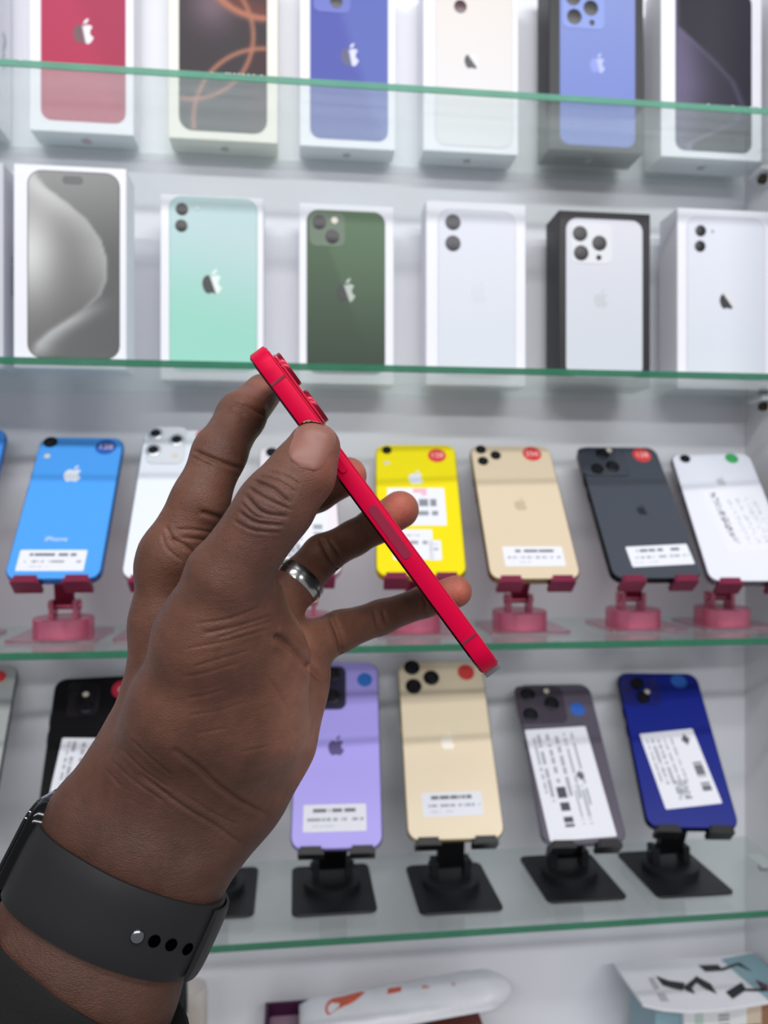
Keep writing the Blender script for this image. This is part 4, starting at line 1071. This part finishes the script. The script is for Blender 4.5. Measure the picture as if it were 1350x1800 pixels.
mk('band', [cam2w(v) - cam2w(cc) for v in V], flipf(Fc), SILVER, rg, smooth=50)
V, Fc = torus_band(cc + axd * .0, xd, yd, axd, lambda t: 11.3, .9, .2, 64, .0)
mk('groove_line', [cam2w(v) - cam2w(cc) for v in V], flipf(Fc), mat('dark_silver', (120, 118, 118), .35, .9), rg, smooth=50)

# forearm frame at the strap
fa0 = Vector(P3(250, 1472, 289)); fa1 = Vector(P3(140, 1715, 280))
ad = (fa0 - fa1).normalized()                       # towards the hand
sc_ = fa1.lerp(fa0, .58)
_ca, _sa = math.cos(math.radians(1.5)), math.sin(math.radians(1.5))
ad = Vector((ad.x * _ca - ad.y * _sa * -1, ad.x * -_sa + ad.y * _ca, ad.z)).normalized()   # the strap sits slightly askew
xd = Vector((0, 0, -1)); xd = (xd - ad * xd.dot(ad)).normalized()   # towards the viewer
yd = ad.cross(xd).normalized()                      # sideways in the picture
if yd.x < 0: yd = -yd
def prof(center, axis, x_, y_, grow):
    """measured radius of the forearm around its axis at center, in mm, from the modelled skin"""
    tab = []
    for i in range(48):
        t = 2 * math.pi * i / 48
        d = x_ * math.cos(t) + y_ * math.sin(t); best = 0
        for off in (-12, -6, 0, 6, 12):
            o_ = cam2w(center + axis * off + d * 80); dw = (cam2w(Vector(center) + axis * off) - o_).normalized()
            h_ = hb.ray_cast(o_, dw)[0]
            if h_ is not None:
                r_ = 80 - (h_ - o_).length * 1000; best = max(best, r_)
        tab.append(best)
    tab = np.array(tab)
    for _ in range(5): tab = (np.roll(tab, 1) + tab * 2 + np.roll(tab, -1)) / 4
    ang = np.linspace(0, 2 * math.pi, 49); tab = np.append(tab, tab[0])
    return lambda t: float(np.interp(t % (2 * math.pi), ang, tab)) + grow
fr = prof(sc_, ad, xd, yd, .9)
STRAP = mat('charcoal_rubber', (29, 29, 31), .5, var=.03); 
wroot = empty('smartwatch', loc=cam2w(sc_)); tag(wroot, 'smartwatch with a charcoal rubber strap on the wrist', 'watch')
org_w = cam2w(sc_)
def wpart(name, V, Fc, m, smooth=45, parent=None):
    return mk(name, [cam2w(v) - org_w for v in V], flipf(Fc), m, parent or wroot, smooth=smooth)
SW = 27.0
V, Fc = torus_band(sc_, xd, yd, ad, fr, SW, 2.3, 96, .35, nw=10)
strap = wpart('strap', V, Fc, STRAP)
# overlapping tail round the right side
V, Fc = torus_band(sc_ - ad * .5, xd, yd, ad, lambda t: fr(t) + 2.45, SW - 1.5, 1.9, 48, .4, math.radians(76), math.radians(150), 10)
wpart('strap_loop', V, Fc, mat('charcoal_rubber_dark', (20, 20, 22), .5, var=.03))
# pin and holes on the strap, facing the viewer
def on_strap(px, py):
    """angle and axial offset on the strap for a pixel"""
    best = None
    for t in np.linspace(-math.pi / 2, math.pi / 2, 181):
        for s in np.linspace(-SW / 2, SW / 2, 28):
            p = sc_ + xd * (math.cos(t) * (fr(t) + 2.3)) + yd * (math.sin(t) * (fr(t) + 2.3)) + ad * s
            qx = 675 + p.x / p.z * F; qy = 900 - p.y / p.z * F
            e = (qx - px) ** 2 + (qy - py) ** 2
            if best is None or e < best[0]: best = (e, t, s, p)
    return best
for k, (px, py) in enumerate(((241, 1644), (271, 1652), (302, 1660), (329, 1667))):
    e, t, s, p = on_strap(px, py)
    pol = lambda q: xd * (math.cos(q) * (fr(q) + 2.3)) + yd * (math.sin(q) * (fr(q) + 2.3))
    tg = (pol(t + .05) - pol(t - .05)).normalized(); nrm = tg.cross(ad).normalized()
    if nrm.dot(xd * math.cos(t) + yd * math.sin(t)) < 0: nrm = -nrm
    Mx = Matrix((yd, ad, nrm)).transposed(); zz = nrm; xx = ad.cross(zz).normalized(); yy_ = zz.cross(xx)
    Mx = Matrix((xx, yy_, zz)).transposed().to_4x4(); Mx.translation = p + nrm * .3
    if k == 0:
        wpart('pin', [Mx @ Vector(v) for v in lathe([(2.4, -.4), (2.4, .3), (1.9, .8), (.9, 1.0)], 20)[0]], lathe([(2.4, -.4), (2.4, .3), (1.9, .8), (.9, 1.0)], 20)[1], mat('steel_pin', (150, 150, 152), .18, 1.0))
    else:
        q = lathe([(2.1, -.6), (2.1, .0), (1.9, .04)], 20)
        wpart('strap_hole', [Mx @ Vector(v) for v in q[0]], q[1], mat('hole_black', (2, 2, 2), .9, spec=0.0, var=0))
# watch case on the back of the wrist (left)
out_d = -yd
tca = math.pi * 1.5                                 # angle pointing to -yd
cr_ = fr(tca) + 2.3
cc2 = sc_ + out_d * (cr_ - 3.2) - xd * 15.0 + ad * 1.5
Mc = Matrix((ad, xd, out_d)).transposed()
if Mc.determinant() < 0: Mc = Matrix((ad, -xd, out_d)).transposed()
Mc = Mc.to_4x4(); Mc.translation = cc2
CASE = mat('polished_black_steel', (52, 52, 54), .12, 1.0, var=.02)
v, f = slab(38, 45, 10.0, 10, 3.2, 10, -5.0, bseg=5); cs = wpart('case', [Mc @ Vector(q) for q in v], f, CASE)
v, f = slab(34, 41, 2.2, 9, 1.5, 10, 4.2, bseg=4); wpart('display', [Mc @ Vector(q) for q in v], f, BLACK_GLASS, parent=cs)
v, f = slab(26, 26, 2.0, 12.9, .8, 10, -6.6, bseg=3); wpart('sensor_back', [Mc @ Vector(q) for q in v], f, BLACK_GLASS, parent=cs)

# sleeve, a child of the person
sl0 = fa1.lerp(fa0, .085)
ad = (fa0 - fa1).normalized(); _ca, _sa = math.cos(math.radians(10)), math.sin(math.radians(10))
ad = Vector((ad.x * _ca + ad.y * _sa, -ad.x * _sa + ad.y * _ca, ad.z)).normalized()
xd = Vector((0, 0, -1)); xd = (xd - ad * xd.dot(ad)).normalized(); yd = ad.cross(xd).normalized()
if yd.x < 0: yd = -yd
V = []; Fc = []
nseg = 72; rings_ = []
frs = prof(sl0 - ad * 14, ad, xd, yd, 0)
for k, (off, gr) in enumerate(((-140, 7), (-110, 6.5), (-85, 6.8), (-60, 5.6), (-40, 5.8), (-20, 4.6), (-8, 4.2), (-1.5, 4.4), (0, 3.6), (-.5, 2.4), (-10, 1.8), (-40, 2.0), (-90, 2.2), (-140, 3.0))):
    for i in range(nseg):
        t = 2 * math.pi * i / nseg
        r = frs(t) + gr + (.5 * math.sin(3 * t + off * .11) + .35 * math.sin(5 * t - off * .2)) * (1 if gr > 3 else .2) + max(0, -off - 40) * .03
        V.append(sl0 + ad * off + xd * (math.cos(t) * r) + yd * (math.sin(t) * r))
nr = 14
for k in range(nr - 1):
    for i in range(nseg):
        j = (i + 1) % nseg
        Fc.append((k * nseg + i, k * nseg + j, (k + 1) * nseg + j, (k + 1) * nseg + i))
for i in range(nseg):
    j = (i + 1) % nseg; Fc.append(((nr - 1) * nseg + i, (nr - 1) * nseg + j, j, i))
mk('sleeve', [cam2w(v) for v in V], Fc, mat('black_knit', (9, 9, 10), .85, var=.12, bump=.4, bscale=900), person, smooth=60)
